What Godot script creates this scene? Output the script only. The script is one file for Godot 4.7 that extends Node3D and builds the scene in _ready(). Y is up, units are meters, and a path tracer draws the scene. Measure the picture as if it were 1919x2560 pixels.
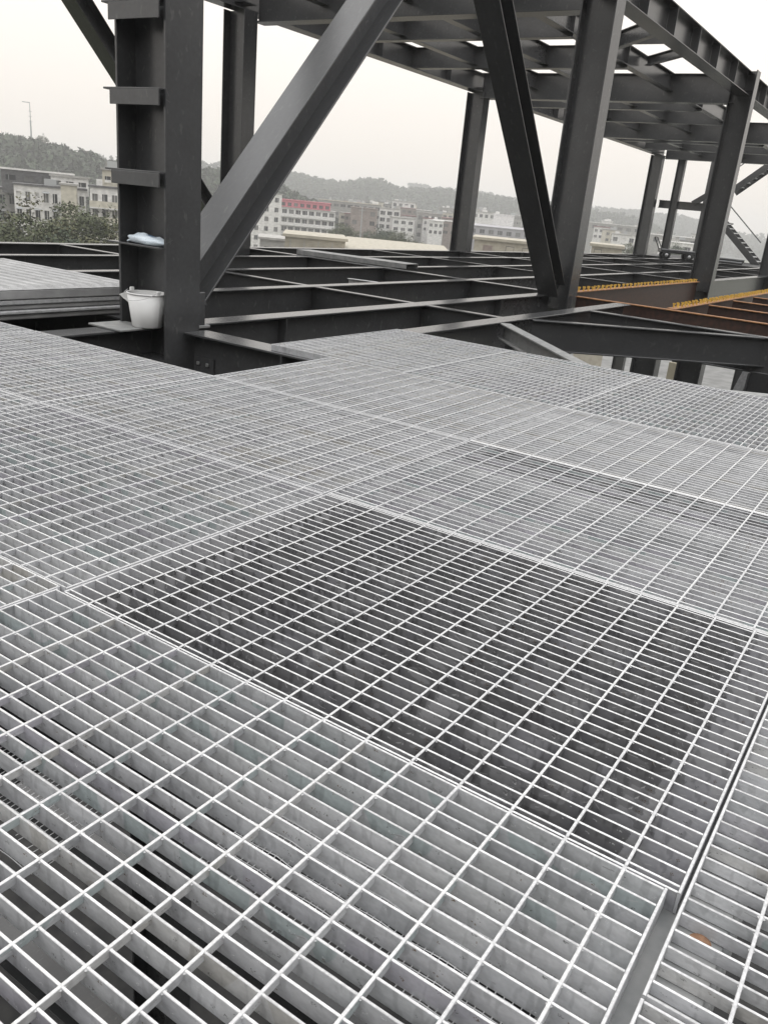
extends Node3D
# Open steel floor with galvanised gratings. X runs along the bearing bars, -Z along the cross rods, the grating tops lie at y = 0.

var rng := RandomNumberGenerator.new()
var taken := {}
var cache := {}
var M := {}
var zinc: Array = []
var dull: Array = []

# ------------------------------------------------------------------ helpers
func lin(r: float, g: float, b: float) -> Color:
	return Color(r, g, b).linear_to_srgb()

func numbered(called: String) -> String:
	if not taken.has(called):
		taken[called] = 0
		return called
	taken[called] += 1
	return "%s_%03d" % [called, taken[called]]

func tag(o: Node3D, label: String, category: String, group := "", kind := "") -> Node3D:
	if label: o.set_meta("label", label)
	if category: o.set_meta("category", category)
	if group: o.set_meta("group", group)
	if kind: o.set_meta("kind", kind)
	return o

func thing(called: String, label: String, category: String, at := Vector3.ZERO, turn := 0.0, group := "") -> Node3D:
	var o := Node3D.new()
	o.name = numbered(called)
	add_child(o)
	o.position = at
	o.rotation.y = turn
	tag(o, label, category, group)
	return o

func part(called: String, mesh: Mesh, material: Material, parent: Node3D, at := Vector3.ZERO, basis_ := Basis.IDENTITY) -> MeshInstance3D:
	var o := MeshInstance3D.new()
	o.name = numbered(called) if parent == self else called
	o.mesh = mesh
	if material: o.material_override = material
	parent.add_child(o, true)
	o.transform = Transform3D(basis_, at)
	return o

func struct(called: String, mesh: Mesh, material: Material, at := Vector3.ZERO) -> MeshInstance3D:
	var o := part(called, mesh, material, self, at)
	o.set_meta("kind", "structure")
	return o

func new_st() -> SurfaceTool:
	var st := SurfaceTool.new()
	st.begin(Mesh.PRIMITIVE_TRIANGLES)
	return st

func tri(st: SurfaceTool, a: Vector3, b: Vector3, c: Vector3, n: Vector3, uva := Vector2.ZERO, uvb := Vector2.ZERO, uvc := Vector2.ZERO) -> void:
	var flip := (b - a).cross(c - a).dot(n) > 0.0
	st.set_normal(n); st.set_uv(uva); st.add_vertex(a)
	if flip:
		st.set_normal(n); st.set_uv(uvc); st.add_vertex(c)
		st.set_normal(n); st.set_uv(uvb); st.add_vertex(b)
	else:
		st.set_normal(n); st.set_uv(uvb); st.add_vertex(b)
		st.set_normal(n); st.set_uv(uvc); st.add_vertex(c)

func quad(st: SurfaceTool, a: Vector3, b: Vector3, c: Vector3, d: Vector3, n: Vector3) -> void:
	tri(st, a, b, c, n)
	tri(st, a, c, d, n)

# a box with chamfered edges, added to st under transform t
func add_box(st: SurfaceTool, size: Vector3, c: float, t := Transform3D.IDENTITY) -> void:
	var h := size / 2.0
	c = minf(c, minf(h.x, minf(h.y, h.z)) * 0.6)
	var P := func(s: Vector3, axis: int) -> Vector3:
		var v := Vector3(h.x - c, h.y - c, h.z - c)
		v[axis] = h[axis]
		return t * (v * s)
	var B := t.basis
	for axis in 3:
		var u := (axis + 1) % 3
		var w := (axis + 2) % 3
		for s in [-1.0, 1.0]:
			var q: Array = []
			for k in [[-1.0, -1.0], [1.0, -1.0], [1.0, 1.0], [-1.0, 1.0]]:
				var v := Vector3.ZERO
				v[axis] = s; v[u] = k[0]; v[w] = k[1]
				q.append(P.call(v, axis))
			var n := Vector3.ZERO
			n[axis] = s
			quad(st, q[0], q[1], q[2], q[3], (B * n).normalized())
		if c > 0.0:
			for su in [-1.0, 1.0]:
				for sw in [-1.0, 1.0]:
					var a := Vector3.ZERO
					a[axis] = -1.0; a[u] = su; a[w] = sw
					var b := a
					b[axis] = 1.0
					var n2 := Vector3.ZERO
					n2[u] = su; n2[w] = sw
					quad(st, P.call(a, u), P.call(b, u), P.call(b, w), P.call(a, w), (B * n2).normalized())
	if c > 0.0:
		for sx in [-1.0, 1.0]:
			for sy in [-1.0, 1.0]:
				for sz in [-1.0, 1.0]:
					var s3 := Vector3(sx, sy, sz)
					tri(st, P.call(s3, 0), P.call(s3, 1), P.call(s3, 2), (B * s3).normalized())

func slab(x: float, y: float, z: float, c := 0.0) -> ArrayMesh:
	var key := "%.4f/%.4f/%.4f/%.4f" % [x, y, z, c]
	if not cache.has(key):
		var st := new_st()
		add_box(st, Vector3(x, y, z), c)
		cache[key] = st.commit()
	return cache[key]

# a tube along a list of points
func add_tube(st: SurfaceTool, pts: Array, r: float, sides := 6, r_end := -1.0) -> void:
	var rings: Array = []
	var n := pts.size()
	for i in n:
		var d: Vector3 = (pts[mini(i + 1, n - 1)] - pts[maxi(i - 1, 0)]).normalized()
		var a := d.cross(Vector3.UP if absf(d.y) < 0.9 else Vector3.RIGHT).normalized()
		var b := d.cross(a)
		var rr := r if r_end < 0.0 else lerpf(r, r_end, float(i) / (n - 1))
		var ring: Array = []
		for k in sides:
			var w := TAU * k / sides
			ring.append([pts[i] + (a * cos(w) + b * sin(w)) * rr, a * cos(w) + b * sin(w)])
		rings.append(ring)
	for i in n - 1:
		for k in sides:
			var k2 := (k + 1) % sides
			var nn: Vector3 = (rings[i][k][1] + rings[i][k2][1]).normalized()
			quad(st, rings[i][k][0], rings[i][k2][0], rings[i + 1][k2][0], rings[i + 1][k][0], nn)

# surface of revolution; profile points are (radius, height)
func lathe(profile: Array, sides := 32) -> ArrayMesh:
	var st := new_st()
	st.set_smooth_group(0)
	for i in profile.size() - 1:
		var p: Vector2 = profile[i]
		var q: Vector2 = profile[i + 1]
		for k in sides:
			var a := TAU * k / sides
			var b := TAU * (k + 1) / sides
			var v := [Vector3(p.x * cos(a), p.y, p.x * sin(a)), Vector3(p.x * cos(b), p.y, p.x * sin(b)), Vector3(q.x * cos(b), q.y, q.x * sin(b)), Vector3(q.x * cos(a), q.y, q.x * sin(a))]
			for f in [[0, 1, 2], [0, 2, 3]]:
				if v[f[0]].distance_to(v[f[1]]) > 1e-6 and v[f[1]].distance_to(v[f[2]]) > 1e-6 and v[f[0]].distance_to(v[f[2]]) > 1e-6:
					for m in f: st.add_vertex(v[m])
	st.generate_normals()
	return st.commit()

# ------------------------------------------------------------------ textures and materials
func noise(seed_: int, freq: float, octaves := 4) -> FastNoiseLite:
	var n := FastNoiseLite.new()
	n.seed = seed_
	n.frequency = freq
	n.fractal_octaves = octaves
	return n

func noise_tex(seed_: int, freq: float, low: Color, high: Color, size := 512, octaves := 5, bias := 0.5) -> NoiseTexture2D:
	var t := NoiseTexture2D.new()
	t.width = size; t.height = size
	t.seamless = true
	t.noise = noise(seed_, freq, octaves)
	var g := Gradient.new()
	g.set_color(0, low); g.set_color(1, high)
	g.set_offset(0, bias - 0.3); g.set_offset(1, bias + 0.3)
	t.color_ramp = g
	return t

func normal_tex(seed_: int, freq: float, strength: float, size := 512) -> NoiseTexture2D:
	var t := NoiseTexture2D.new()
	t.width = size; t.height = size
	t.seamless = true
	t.as_normal_map = true
	t.bump_strength = strength
	t.noise = noise(seed_, freq, 4)
	return t

func flat_mat(c: Color, rough := 0.7, metal := 0.0) -> StandardMaterial3D:
	var m := StandardMaterial3D.new()
	m.albedo_color = c
	m.roughness = rough
	m.metallic = metal
	return m

func rough_mat(seed_: int, low: Color, high: Color, rough: float, metal: float, scale_: float, freq := 0.012, bump := 0.0) -> StandardMaterial3D:
	var m := StandardMaterial3D.new()
	m.albedo_texture = noise_tex(seed_, freq, low, high)
	m.roughness = rough
	m.metallic = metal
	m.uv1_triplanar = true
	m.uv1_world_triplanar = true
	m.uv1_scale = Vector3.ONE * scale_
	if bump > 0.0:
		m.normal_enabled = true
		m.normal_texture = normal_tex(seed_ + 50, freq * 3.0, bump)
		m.normal_scale = 0.5
	return m

# one galvanised bar: u along 1.5 m, v up 40 mm
func bar_image(seed_: int, base: Color, tint: Color, streak: float, scratch: int, dark_from: float, dark_to: float, dark: float) -> ImageTexture:
	var w := 1024
	var h := 32
	var im := Image.create(w, h, false, Image.FORMAT_RGB8)
	var n1 := noise(seed_, 0.02, 3)
	var n2 := noise(seed_ + 1, 0.11, 3)
	var n3 := noise(seed_ + 2, 0.006, 2)
	var r := RandomNumberGenerator.new()
	r.seed = seed_
	for y in h:
		for x in w:
			var k := 1.0 + 0.16 * n3.get_noise_2d(x, 0) + 0.12 * n1.get_noise_2d(x, y * 2.2) + 0.10 * n2.get_noise_2d(x, y)
			var s := n2.get_noise_2d(x * 0.45, 300.0 + y * 0.10)
			if s > 0.22: k *= 1.0 - streak * minf(1.0, (s - 0.22) * 6.0)
			var u := float(x) / w + 0.004 * n1.get_noise_2d(7.0, y * 2.0)
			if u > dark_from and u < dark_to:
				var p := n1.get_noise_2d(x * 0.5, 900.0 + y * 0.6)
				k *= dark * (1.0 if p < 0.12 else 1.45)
			var c := base
			if n3.get_noise_2d(x * 1.6, 2000.0 + y * 0.8) > 0.08: c = tint
			im.set_pixel(x, y, Color(clampf(c.r * k, 0, 1), clampf(c.g * k, 0, 1), clampf(c.b * k, 0, 1)).linear_to_srgb())
	for i in 34:
		var sx := r.randi_range(0, w - 8)
		var sy := r.randi_range(0, h - 4)
		var sc := Color(0.10, 0.06, 0.035) if r.randf() < 0.25 else (Color(0.12, 0.12, 0.12) if r.randf() < 0.6 else Color(0.75, 0.75, 0.75))
		for j in r.randi_range(2, 9):
			im.set_pixel(clampi(sx + r.randi_range(0, 5), 0, w - 1), clampi(sy + r.randi_range(0, 4), 0, h - 1), sc.linear_to_srgb())
	for i in scratch:
		var x0 := r.randf_range(0, w)
		var y0 := r.randf_range(0, h)
		var dx := r.randf_range(-1.0, 1.0)
		var dy := r.randf_range(-0.6, 0.6)
		var ln := r.randi_range(2, 16)
		var v := r.randf_range(0.25, 0.6)
		for j in ln:
			var px := int(x0 + dx * j)
			var py := int(y0 + dy * j)
			if px >= 0 and px < w and py >= 0 and py < h: im.set_pixel(px, py, Color(v, v, v).linear_to_srgb())
	return ImageTexture.create_from_image(im)

# worn steel paint, 2.4 m a side
func paint_image(seed_: int, base: float) -> ImageTexture:
	var w := 1024
	var im := Image.create(w, w, false, Image.FORMAT_RGB8)
	var n1 := noise(seed_, 0.006, 4)
	var n2 := noise(seed_ + 1, 0.05, 3)
	for y in w:
		for x in w:
			var k := 1.0 + 0.14 * n1.get_noise_2d(x, y) + 0.10 * n2.get_noise_2d(x, y)
			var c := Color(base * k * 0.985, base * k, base * k * 1.03)
			var d := n2.get_noise_2d(x * 0.6 + 500.0, y * 0.30)
			if d > 0.44: c = c.lerp(Color(base * 1.5, base * 1.5, base * 1.48), minf(1.0, (d - 0.44) * 4.0))
			im.set_pixel(x, y, c.linear_to_srgb())
	var r := RandomNumberGenerator.new()
	r.seed = seed_ * 13
	for q in 110:
		var p := Vector2(r.randf() * w, r.randf() * w)
		var dir := Vector2.from_angle(r.randf() * TAU)
		var v := base * r.randf_range(1.4, 2.6)
		var rust := r.randf() < 0.18
		var col := Color(0.13, 0.055, 0.025) if rust else Color(v, v, v)
		for t in (r.randi_range(2, 5) if rust else r.randi_range(4, 40)):
			var e := p + (dir * t if not rust else Vector2(r.randfn(), r.randfn()) * 1.6)
			im.set_pixel(posmod(int(e.x), w), posmod(int(e.y), w), col.linear_to_srgb())
	return ImageTexture.create_from_image(im)

func make_materials() -> void:
	# dark grey steel paint with scuffs, drips and rust spots
	for v in [["paint", 0.052, 11], ["paint_b", 0.046, 12], ["paint_c", 0.060, 13]]:
		var m := StandardMaterial3D.new()
		m.albedo_texture = paint_image(v[2], v[1])
		m.roughness = 0.24
		m.metallic_specular = 0.55
		m.uv1_triplanar = true
		m.uv1_world_triplanar = true
		m.uv1_scale = Vector3.ONE * 0.42
		M[v[0]] = m
	M.primer = rough_mat(14, lin(0.16, 0.165, 0.165), lin(0.24, 0.24, 0.235), 0.55, 0.0, 1.6)
	M.grey_yard = rough_mat(22, lin(0.10, 0.10, 0.098), lin(0.17, 0.17, 0.165), 0.9, 0.0, 0.05)
	M.rust = rough_mat(15, lin(0.16, 0.07, 0.026), lin(0.36, 0.17, 0.06), 0.6, 0.0, 1.4, 0.02)
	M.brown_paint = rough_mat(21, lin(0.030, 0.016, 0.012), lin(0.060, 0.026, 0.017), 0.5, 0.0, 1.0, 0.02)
	M.stud = rough_mat(16, lin(0.52, 0.31, 0.045), lin(0.76, 0.52, 0.12), 0.5, 0.1, 6.0)
	M.galv = rough_mat(17, lin(0.40, 0.405, 0.41), lin(0.54, 0.545, 0.55), 0.45, 0.25, 1.8, 0.02)
	M.deck = rough_mat(18, lin(0.27, 0.27, 0.27), lin(0.36, 0.36, 0.36), 0.6, 0.0, 0.8)
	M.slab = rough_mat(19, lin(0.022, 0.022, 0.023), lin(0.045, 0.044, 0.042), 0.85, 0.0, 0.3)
	var tones := [[0.54, 0.545, 0.56], [0.48, 0.485, 0.50], [0.58, 0.585, 0.595], [0.45, 0.457, 0.47], [0.53, 0.528, 0.522], [0.49, 0.50, 0.51], [0.49, 0.488, 0.51], [0.56, 0.565, 0.575]]
	var tints := [[0.51, 0.515, 0.53], [0.44, 0.445, 0.46], [0.55, 0.555, 0.56], [0.40, 0.407, 0.42], [0.46, 0.45, 0.43], [0.40, 0.445, 0.448], [0.45, 0.44, 0.475], [0.52, 0.525, 0.535]]
	for i in tones.size():
		var m := StandardMaterial3D.new()
		m.albedo_texture = bar_image(100 + i * 7, Color(tones[i][0], tones[i][1], tones[i][2]), Color(tints[i][0], tints[i][1], tints[i][2]), 0.16, 10, 2.0, 2.0, 1.0)
		m.roughness = 0.5
		m.metallic = 0.3
		zinc.append(m)
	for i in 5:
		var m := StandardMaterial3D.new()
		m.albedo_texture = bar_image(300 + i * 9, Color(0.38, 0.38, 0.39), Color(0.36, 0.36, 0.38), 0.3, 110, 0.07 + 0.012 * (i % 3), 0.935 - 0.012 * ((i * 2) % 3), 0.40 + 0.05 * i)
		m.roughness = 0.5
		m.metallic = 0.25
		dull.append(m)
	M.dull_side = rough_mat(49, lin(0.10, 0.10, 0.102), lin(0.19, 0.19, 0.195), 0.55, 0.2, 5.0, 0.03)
	M.zinc_top = rough_mat(46, lin(0.40, 0.40, 0.405), lin(0.56, 0.56, 0.565), 0.48, 0.3, 6.0, 0.03)
	M.zinc_top_b = rough_mat(47, lin(0.33, 0.33, 0.335), lin(0.48, 0.48, 0.48), 0.5, 0.3, 6.0, 0.03)
	M.zinc_top_c = rough_mat(48, lin(0.46, 0.46, 0.46), lin(0.66, 0.66, 0.66), 0.45, 0.3, 6.0, 0.03)
	M.rod = rough_mat(44, lin(0.42, 0.42, 0.42), lin(0.58, 0.58, 0.58), 0.5, 0.3, 7.0, 0.03)
	M.rod_b = rough_mat(45, lin(0.38, 0.38, 0.385), lin(0.52, 0.52, 0.525), 0.5, 0.3, 6.0, 0.03)
	M.bucket = flat_mat(lin(0.72, 0.72, 0.71), 0.5)
	M.bucket.backlight_enabled = true
	M.bucket.backlight = Color(0.2, 0.2, 0.2)
	M.wire = flat_mat(lin(0.5, 0.5, 0.5), 0.45, 0.4)

# ------------------------------------------------------------------ gratings
# a flat bar lying along x with its top at y = 0: sides as surface 0, top edge, in its own material, as surface 1
func bar_mesh(length: float, thick := 0.0044, deep := 0.04) -> ArrayMesh:
	var key := "bar%.3f/%.4f/%.3f" % [length, thick, deep]
	if cache.has(key): return cache[key]
	var st := new_st()
	var hx := length / 2.0
	var hz := thick / 2.0
	var c := 0.0008
	var U := func(x: float, y: float) -> Vector2: return Vector2((x + hx) / 1.5, -y / deep)
	for s in [-1.0, 1.0]:
		var a := Vector3(-hx, -c, s * hz)
		var b := Vector3(hx, -c, s * hz)
		var d := Vector3(hx, -deep, s * hz)
		var e := Vector3(-hx, -deep, s * hz)
		var n := Vector3(0, 0, s)
		tri(st, a, b, d, n, U.call(a.x, a.y), U.call(b.x, b.y), U.call(d.x, d.y))
		tri(st, a, d, e, n, U.call(a.x, a.y), U.call(d.x, d.y), U.call(e.x, e.y))
		var g := Vector3(s * hx, -c, -hz)
		quad(st, g, Vector3(s * hx, -c, hz), Vector3(s * hx, -deep, hz), Vector3(s * hx, -deep, -hz), Vector3(s, 0, 0))
	quad(st, Vector3(-hx, -deep, -hz), Vector3(hx, -deep, -hz), Vector3(hx, -deep, hz), Vector3(-hx, -deep, hz), Vector3.DOWN)
	var am: ArrayMesh = st.commit()
	st = new_st()
	quad(st, Vector3(-hx, 0, -hz + c), Vector3(hx, 0, -hz + c), Vector3(hx, 0, hz - c), Vector3(-hx, 0, hz - c), Vector3.UP)
	for s in [-1.0, 1.0]:
		quad(st, Vector3(-hx, 0, s * (hz - c)), Vector3(hx, 0, s * (hz - c)), Vector3(hx, -c, s * hz), Vector3(-hx, -c, s * hz), Vector3(0, 1, s).normalized())
	am = st.commit(am)
	cache[key] = am
	return am

func bead_mesh(xs: Array, zs: Array) -> ArrayMesh:
	var st := new_st()
	for x in xs:
		for z in zs:
			var jx := rng.randf_range(0.0050, 0.0078)
			var jz := rng.randf_range(0.0040, 0.0062)
			var top := Vector3(x, 0.0016, z)
			for k in 6:
				var a := TAU * k / 6
				var b := TAU * (k + 1) / 6
				var p := Vector3(x + cos(a) * jx, -0.0035, z + sin(a) * jz)
				var q := Vector3(x + cos(b) * jx, -0.0035, z + sin(b) * jz)
				tri(st, p, q, top, Vector3(cos((a + b) / 2), 1.1, sin((a + b) / 2)).normalized())
	return st.commit()

# x0 < x1, near and far edge z0 > z1; bearing bars along x unless turned
func grating(label: String, x0: float, x1: float, z0: float, z1: float, first_rod: float, first_bar: float, skin := "zinc", turned := false, deep := 0.04, broad := false) -> Node3D:
	var t := thing("floor_grating", label, "floor grating", Vector3((x0 + x1) / 2.0, 0, (z0 + z1) / 2.0), 0.0, "galvanised floor gratings laid side by side")
	t.position.y = rng.randf_range(-0.0004, 0.0012)
	t.rotation = Vector3(rng.randf_range(-0.0008, 0.0008), 0, rng.randf_range(-0.0006, 0.0006))
	var w := x1 - x0
	var d := z0 - z1
	var turn := Basis.IDENTITY
	if turned:
		turn = Basis(Vector3.UP, PI / 2)
		var s := w; w = d; d = s
	var zs: Array = [d / 2.0 - (0.007 if broad else 0.0025)]
	var z := d / 2.0 - first_bar
	while z > -d / 2.0 + 0.012:
		zs.append(z)
		z -= 0.0363
	zs.append(-d / 2.0 + 0.0025)
	var bm := bar_mesh(w - 0.011, 0.0044, deep)
	var i := 0
	for b in zs:
		var o := MeshInstance3D.new()
		o.name = "bearing_bar"
		o.mesh = bm if i > 0 or not broad else bar_mesh(w - 0.011, 0.013, deep)
		var side: Material = zinc[rng.randi() % zinc.size()] if skin != "pale" else zinc[[0, 1, 2, 4, 7][rng.randi() % 5]]
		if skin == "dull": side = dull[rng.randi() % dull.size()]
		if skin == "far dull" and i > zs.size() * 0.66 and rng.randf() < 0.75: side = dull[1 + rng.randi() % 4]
		if skin == "mixed" and rng.randf() < 0.12: side = zinc[3 + rng.randi() % 3]
		o.set_surface_override_material(0, side)
		o.set_surface_override_material(1, M.zinc_top_c if skin == "dull" else [M.zinc_top, M.zinc_top_b, M.zinc_top, M.zinc_top_c][rng.randi() % 4])
		t.add_child(o, true)
		var bb := turn
		if rng.randf() < 0.5 and skin == "zinc": bb = turn * Basis(Vector3.UP, PI)
		o.transform = Transform3D(bb * Basis(Vector3.RIGHT, rng.randf_range(-0.02, 0.02)) * Basis(Vector3.UP, rng.randf_range(-0.0012, 0.0012)), turn * Vector3(0, rng.randf_range(-0.0010, 0.0005), b + rng.randf_range(-0.0011, 0.0011)))
		i += 1
	var xs: Array = []
	var x := w / 2.0 - first_rod
	while x > -w / 2.0 + 0.02:
		xs.append(x)
		x -= 0.1
	var rm := bar_mesh(d - 0.006, 0.0055, minf(0.015, deep - 0.003))
	for q in xs:
		var cb := part("cross_bar", rm, null, t, turn * Vector3(q, 0.0008, 0), turn * Basis(Vector3.UP, PI / 2 + rng.randf_range(-0.0012, 0.0012)))
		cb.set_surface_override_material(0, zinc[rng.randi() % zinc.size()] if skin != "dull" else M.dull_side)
		cb.set_surface_override_material(1, [M.rod, M.rod_b][rng.randi() % 2])
	var em := bar_mesh(d, 0.005, deep)
	for s in [-1.0, 1.0]:
		var e := part("end_plate", em, null, t, turn * Vector3(s * (w / 2.0 - 0.0025), 0, 0), turn * Basis(Vector3.UP, PI / 2))
		e.set_surface_override_material(0, zinc[rng.randi() % 3])
		e.set_surface_override_material(1, M.zinc_top)
	var wb := part("weld_bead", bead_mesh(xs, zs), M.rod, t, Vector3.ZERO, turn)
	wb.set_meta("kind", "stuff")
	return t

# ------------------------------------------------------------------ steel members
# H section of given length along local z, top of the section at y = 0
func section(t: Node3D, length: float, deep: float, wide: float, m: Material, tf := 0.016, tw := 0.011, c := 0.003) -> void:
	part("top_flange", slab(wide, tf, length, c), m, t, Vector3(0, -tf / 2.0, 0))
	part("web", slab(tw, deep - tf * 2.0, length - 0.004, 0.0), m, t, Vector3(0, -deep / 2.0, 0))
	part("bottom_flange", slab(wide, tf, length, c), m, t, Vector3(0, -deep + tf / 2.0, 0))

func beam_between(called: String, label: String, a: Vector3, b: Vector3, deep: float, wide: float, m: Material, group: String, stiff: Array = []) -> Node3D:
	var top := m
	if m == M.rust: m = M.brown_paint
	var mid := (a + b) / 2.0
	var dir := b - a
	var t := thing(called, label, "steel beam", mid, atan2(dir.x, dir.z), group)
	var ln := dir.length()
	section(t, ln, deep, wide, m)
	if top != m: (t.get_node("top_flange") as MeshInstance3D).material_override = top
	for s in stiff:
		for side in [-1.0, 1.0]:
			part("stiffener", slab(wide / 2.0 - 0.010, deep - 0.036, 0.012, 0.0), m, t, Vector3(side * (wide / 4.0 + 0.003), -deep / 2.0, s - ln / 2.0))
	return t

func brace(label: String, a: Vector3, b: Vector3, m: Material, deep := 0.25, wide := 0.3) -> Node3D:
	# the section's flanges face up and down along the brace
	var dir := b - a
	var t := thing("diagonal_brace", label, "steel brace", a, 0.0, "diagonal braces of the steel frame")
	var zz := dir.normalized()
	var xx := Vector3.RIGHT
	var yy := zz.cross(xx).normalized()
	if yy.y < 0.0:
		xx = -xx
		yy = -yy
	t.basis = Basis(xx, yy, zz)
	var ln := dir.length()
	part("top_flange", slab(wide, 0.016, ln, 0.003), m, t, Vector3(0, deep / 2.0 - 0.008, ln / 2.0))
	part("web", slab(0.012, deep - 0.032, ln - 0.004, 0.0), m, t, Vector3(0, 0, ln / 2.0))
	part("bottom_flange", slab(wide, 0.016, ln, 0.003), m, t, Vector3(0, -deep / 2.0 + 0.008, ln / 2.0))
	return t

# H column with its flanges facing +x and -x
func column(label: String, x: float, z: float, y0: float, y1: float, m: Material, deep := 0.48, wide := 0.32) -> Node3D:
	var t := thing("steel_column", label, "steel column", Vector3(x, y0, z), 0.0, "columns of the steel frame")
	var h := y1 - y0
	for s in [-1.0, 1.0]:
		part("flange", slab(0.022, h, wide, 0.003), m, t, Vector3(s * (deep / 2.0 - 0.011), h / 2.0, 0))
	part("web", slab(deep - 0.044, h - 0.004, 0.014, 0.0), m, t, Vector3(0, h / 2.0, 0))
	for y in [0.02, 4.1]:
		for s in [-1.0, 1.0]:
			part("stiffener", slab(deep - 0.05, 0.014, wide / 2.0 - 0.012, 0.0), m, t, Vector3(0, -y0 + y - 0.26, s * (wide / 4.0 + 0.003)))
	part("base_plate", slab(deep + 0.16, 0.03, wide + 0.2, 0.004), m, t, Vector3(0, 0.015, 0))
	return t

func set_camera_and_light() -> void:
	var cam := Camera3D.new()
	cam.name = "camera"
	cam.basis = Basis(Vector3(0.827292, 0.09135623, -0.55429413), Vector3(-0.2654934, 0.93312749, -0.24245893), Vector3(0.49507696, 0.34774577, 0.79622339))
	cam.position = Vector3(0, 0.9442, 0)
	cam.fov = 63.51
	cam.near = 0.05
	cam.far = 4000.0
	add_child(cam)
	cam.current = true
	var env := Environment.new()
	env.background_mode = Environment.BG_SKY
	var sm := ProceduralSkyMaterial.new()
	sm.sky_top_color = lin(3.1, 3.16, 3.24)
	sm.sky_horizon_color = lin(0.84, 0.775, 0.70)
	sm.sky_curve = 1.2
	sm.sky_energy_multiplier = 1.0
	sm.ground_bottom_color = lin(0.10, 0.10, 0.10)
	sm.ground_horizon_color = lin(0.6, 0.58, 0.55)
	sm.ground_energy_multiplier = 1.0
	sm.sun_angle_max = 0.5
	var sky := Sky.new()
	sky.sky_material = sm
	env.sky = sky
	env.tonemap_mode = Environment.TONE_MAPPER_LINEAR
	env.tonemap_exposure = 1.14
	env.fog_enabled = true
	env.fog_density = 0.00075
	env.fog_light_color = lin(0.80, 0.80, 0.79)
	env.sdfgi_enabled = true
	env.ssao_enabled = true
	env.ssil_enabled = true
	var we := WorldEnvironment.new()
	we.name = "world_environment"
	we.environment = env
	add_child(we)
	var sun := DirectionalLight3D.new()
	sun.name = "sun"
	sun.light_energy = 0.18
	sun.light_angular_distance = 10.0
	sun.light_color = Color(1.0, 0.97, 0.93)
	sun.shadow_enabled = true
	add_child(sun)
	sun.look_at_from_position(Vector3(-6, 12, -3), Vector3.ZERO)

const ROOF := 4.16
const FLOOR := -0.0405

func packing() -> MeshInstance3D:
	var o := MeshInstance3D.new()
	o.name = "packing_plate"
	o.mesh = slab(0.066, 0.0175, 6.6, 0.001)
	o.material_override = M.primer
	o.position = Vector3(-0.052, 0.0088, 0.0)
	return o

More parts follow.
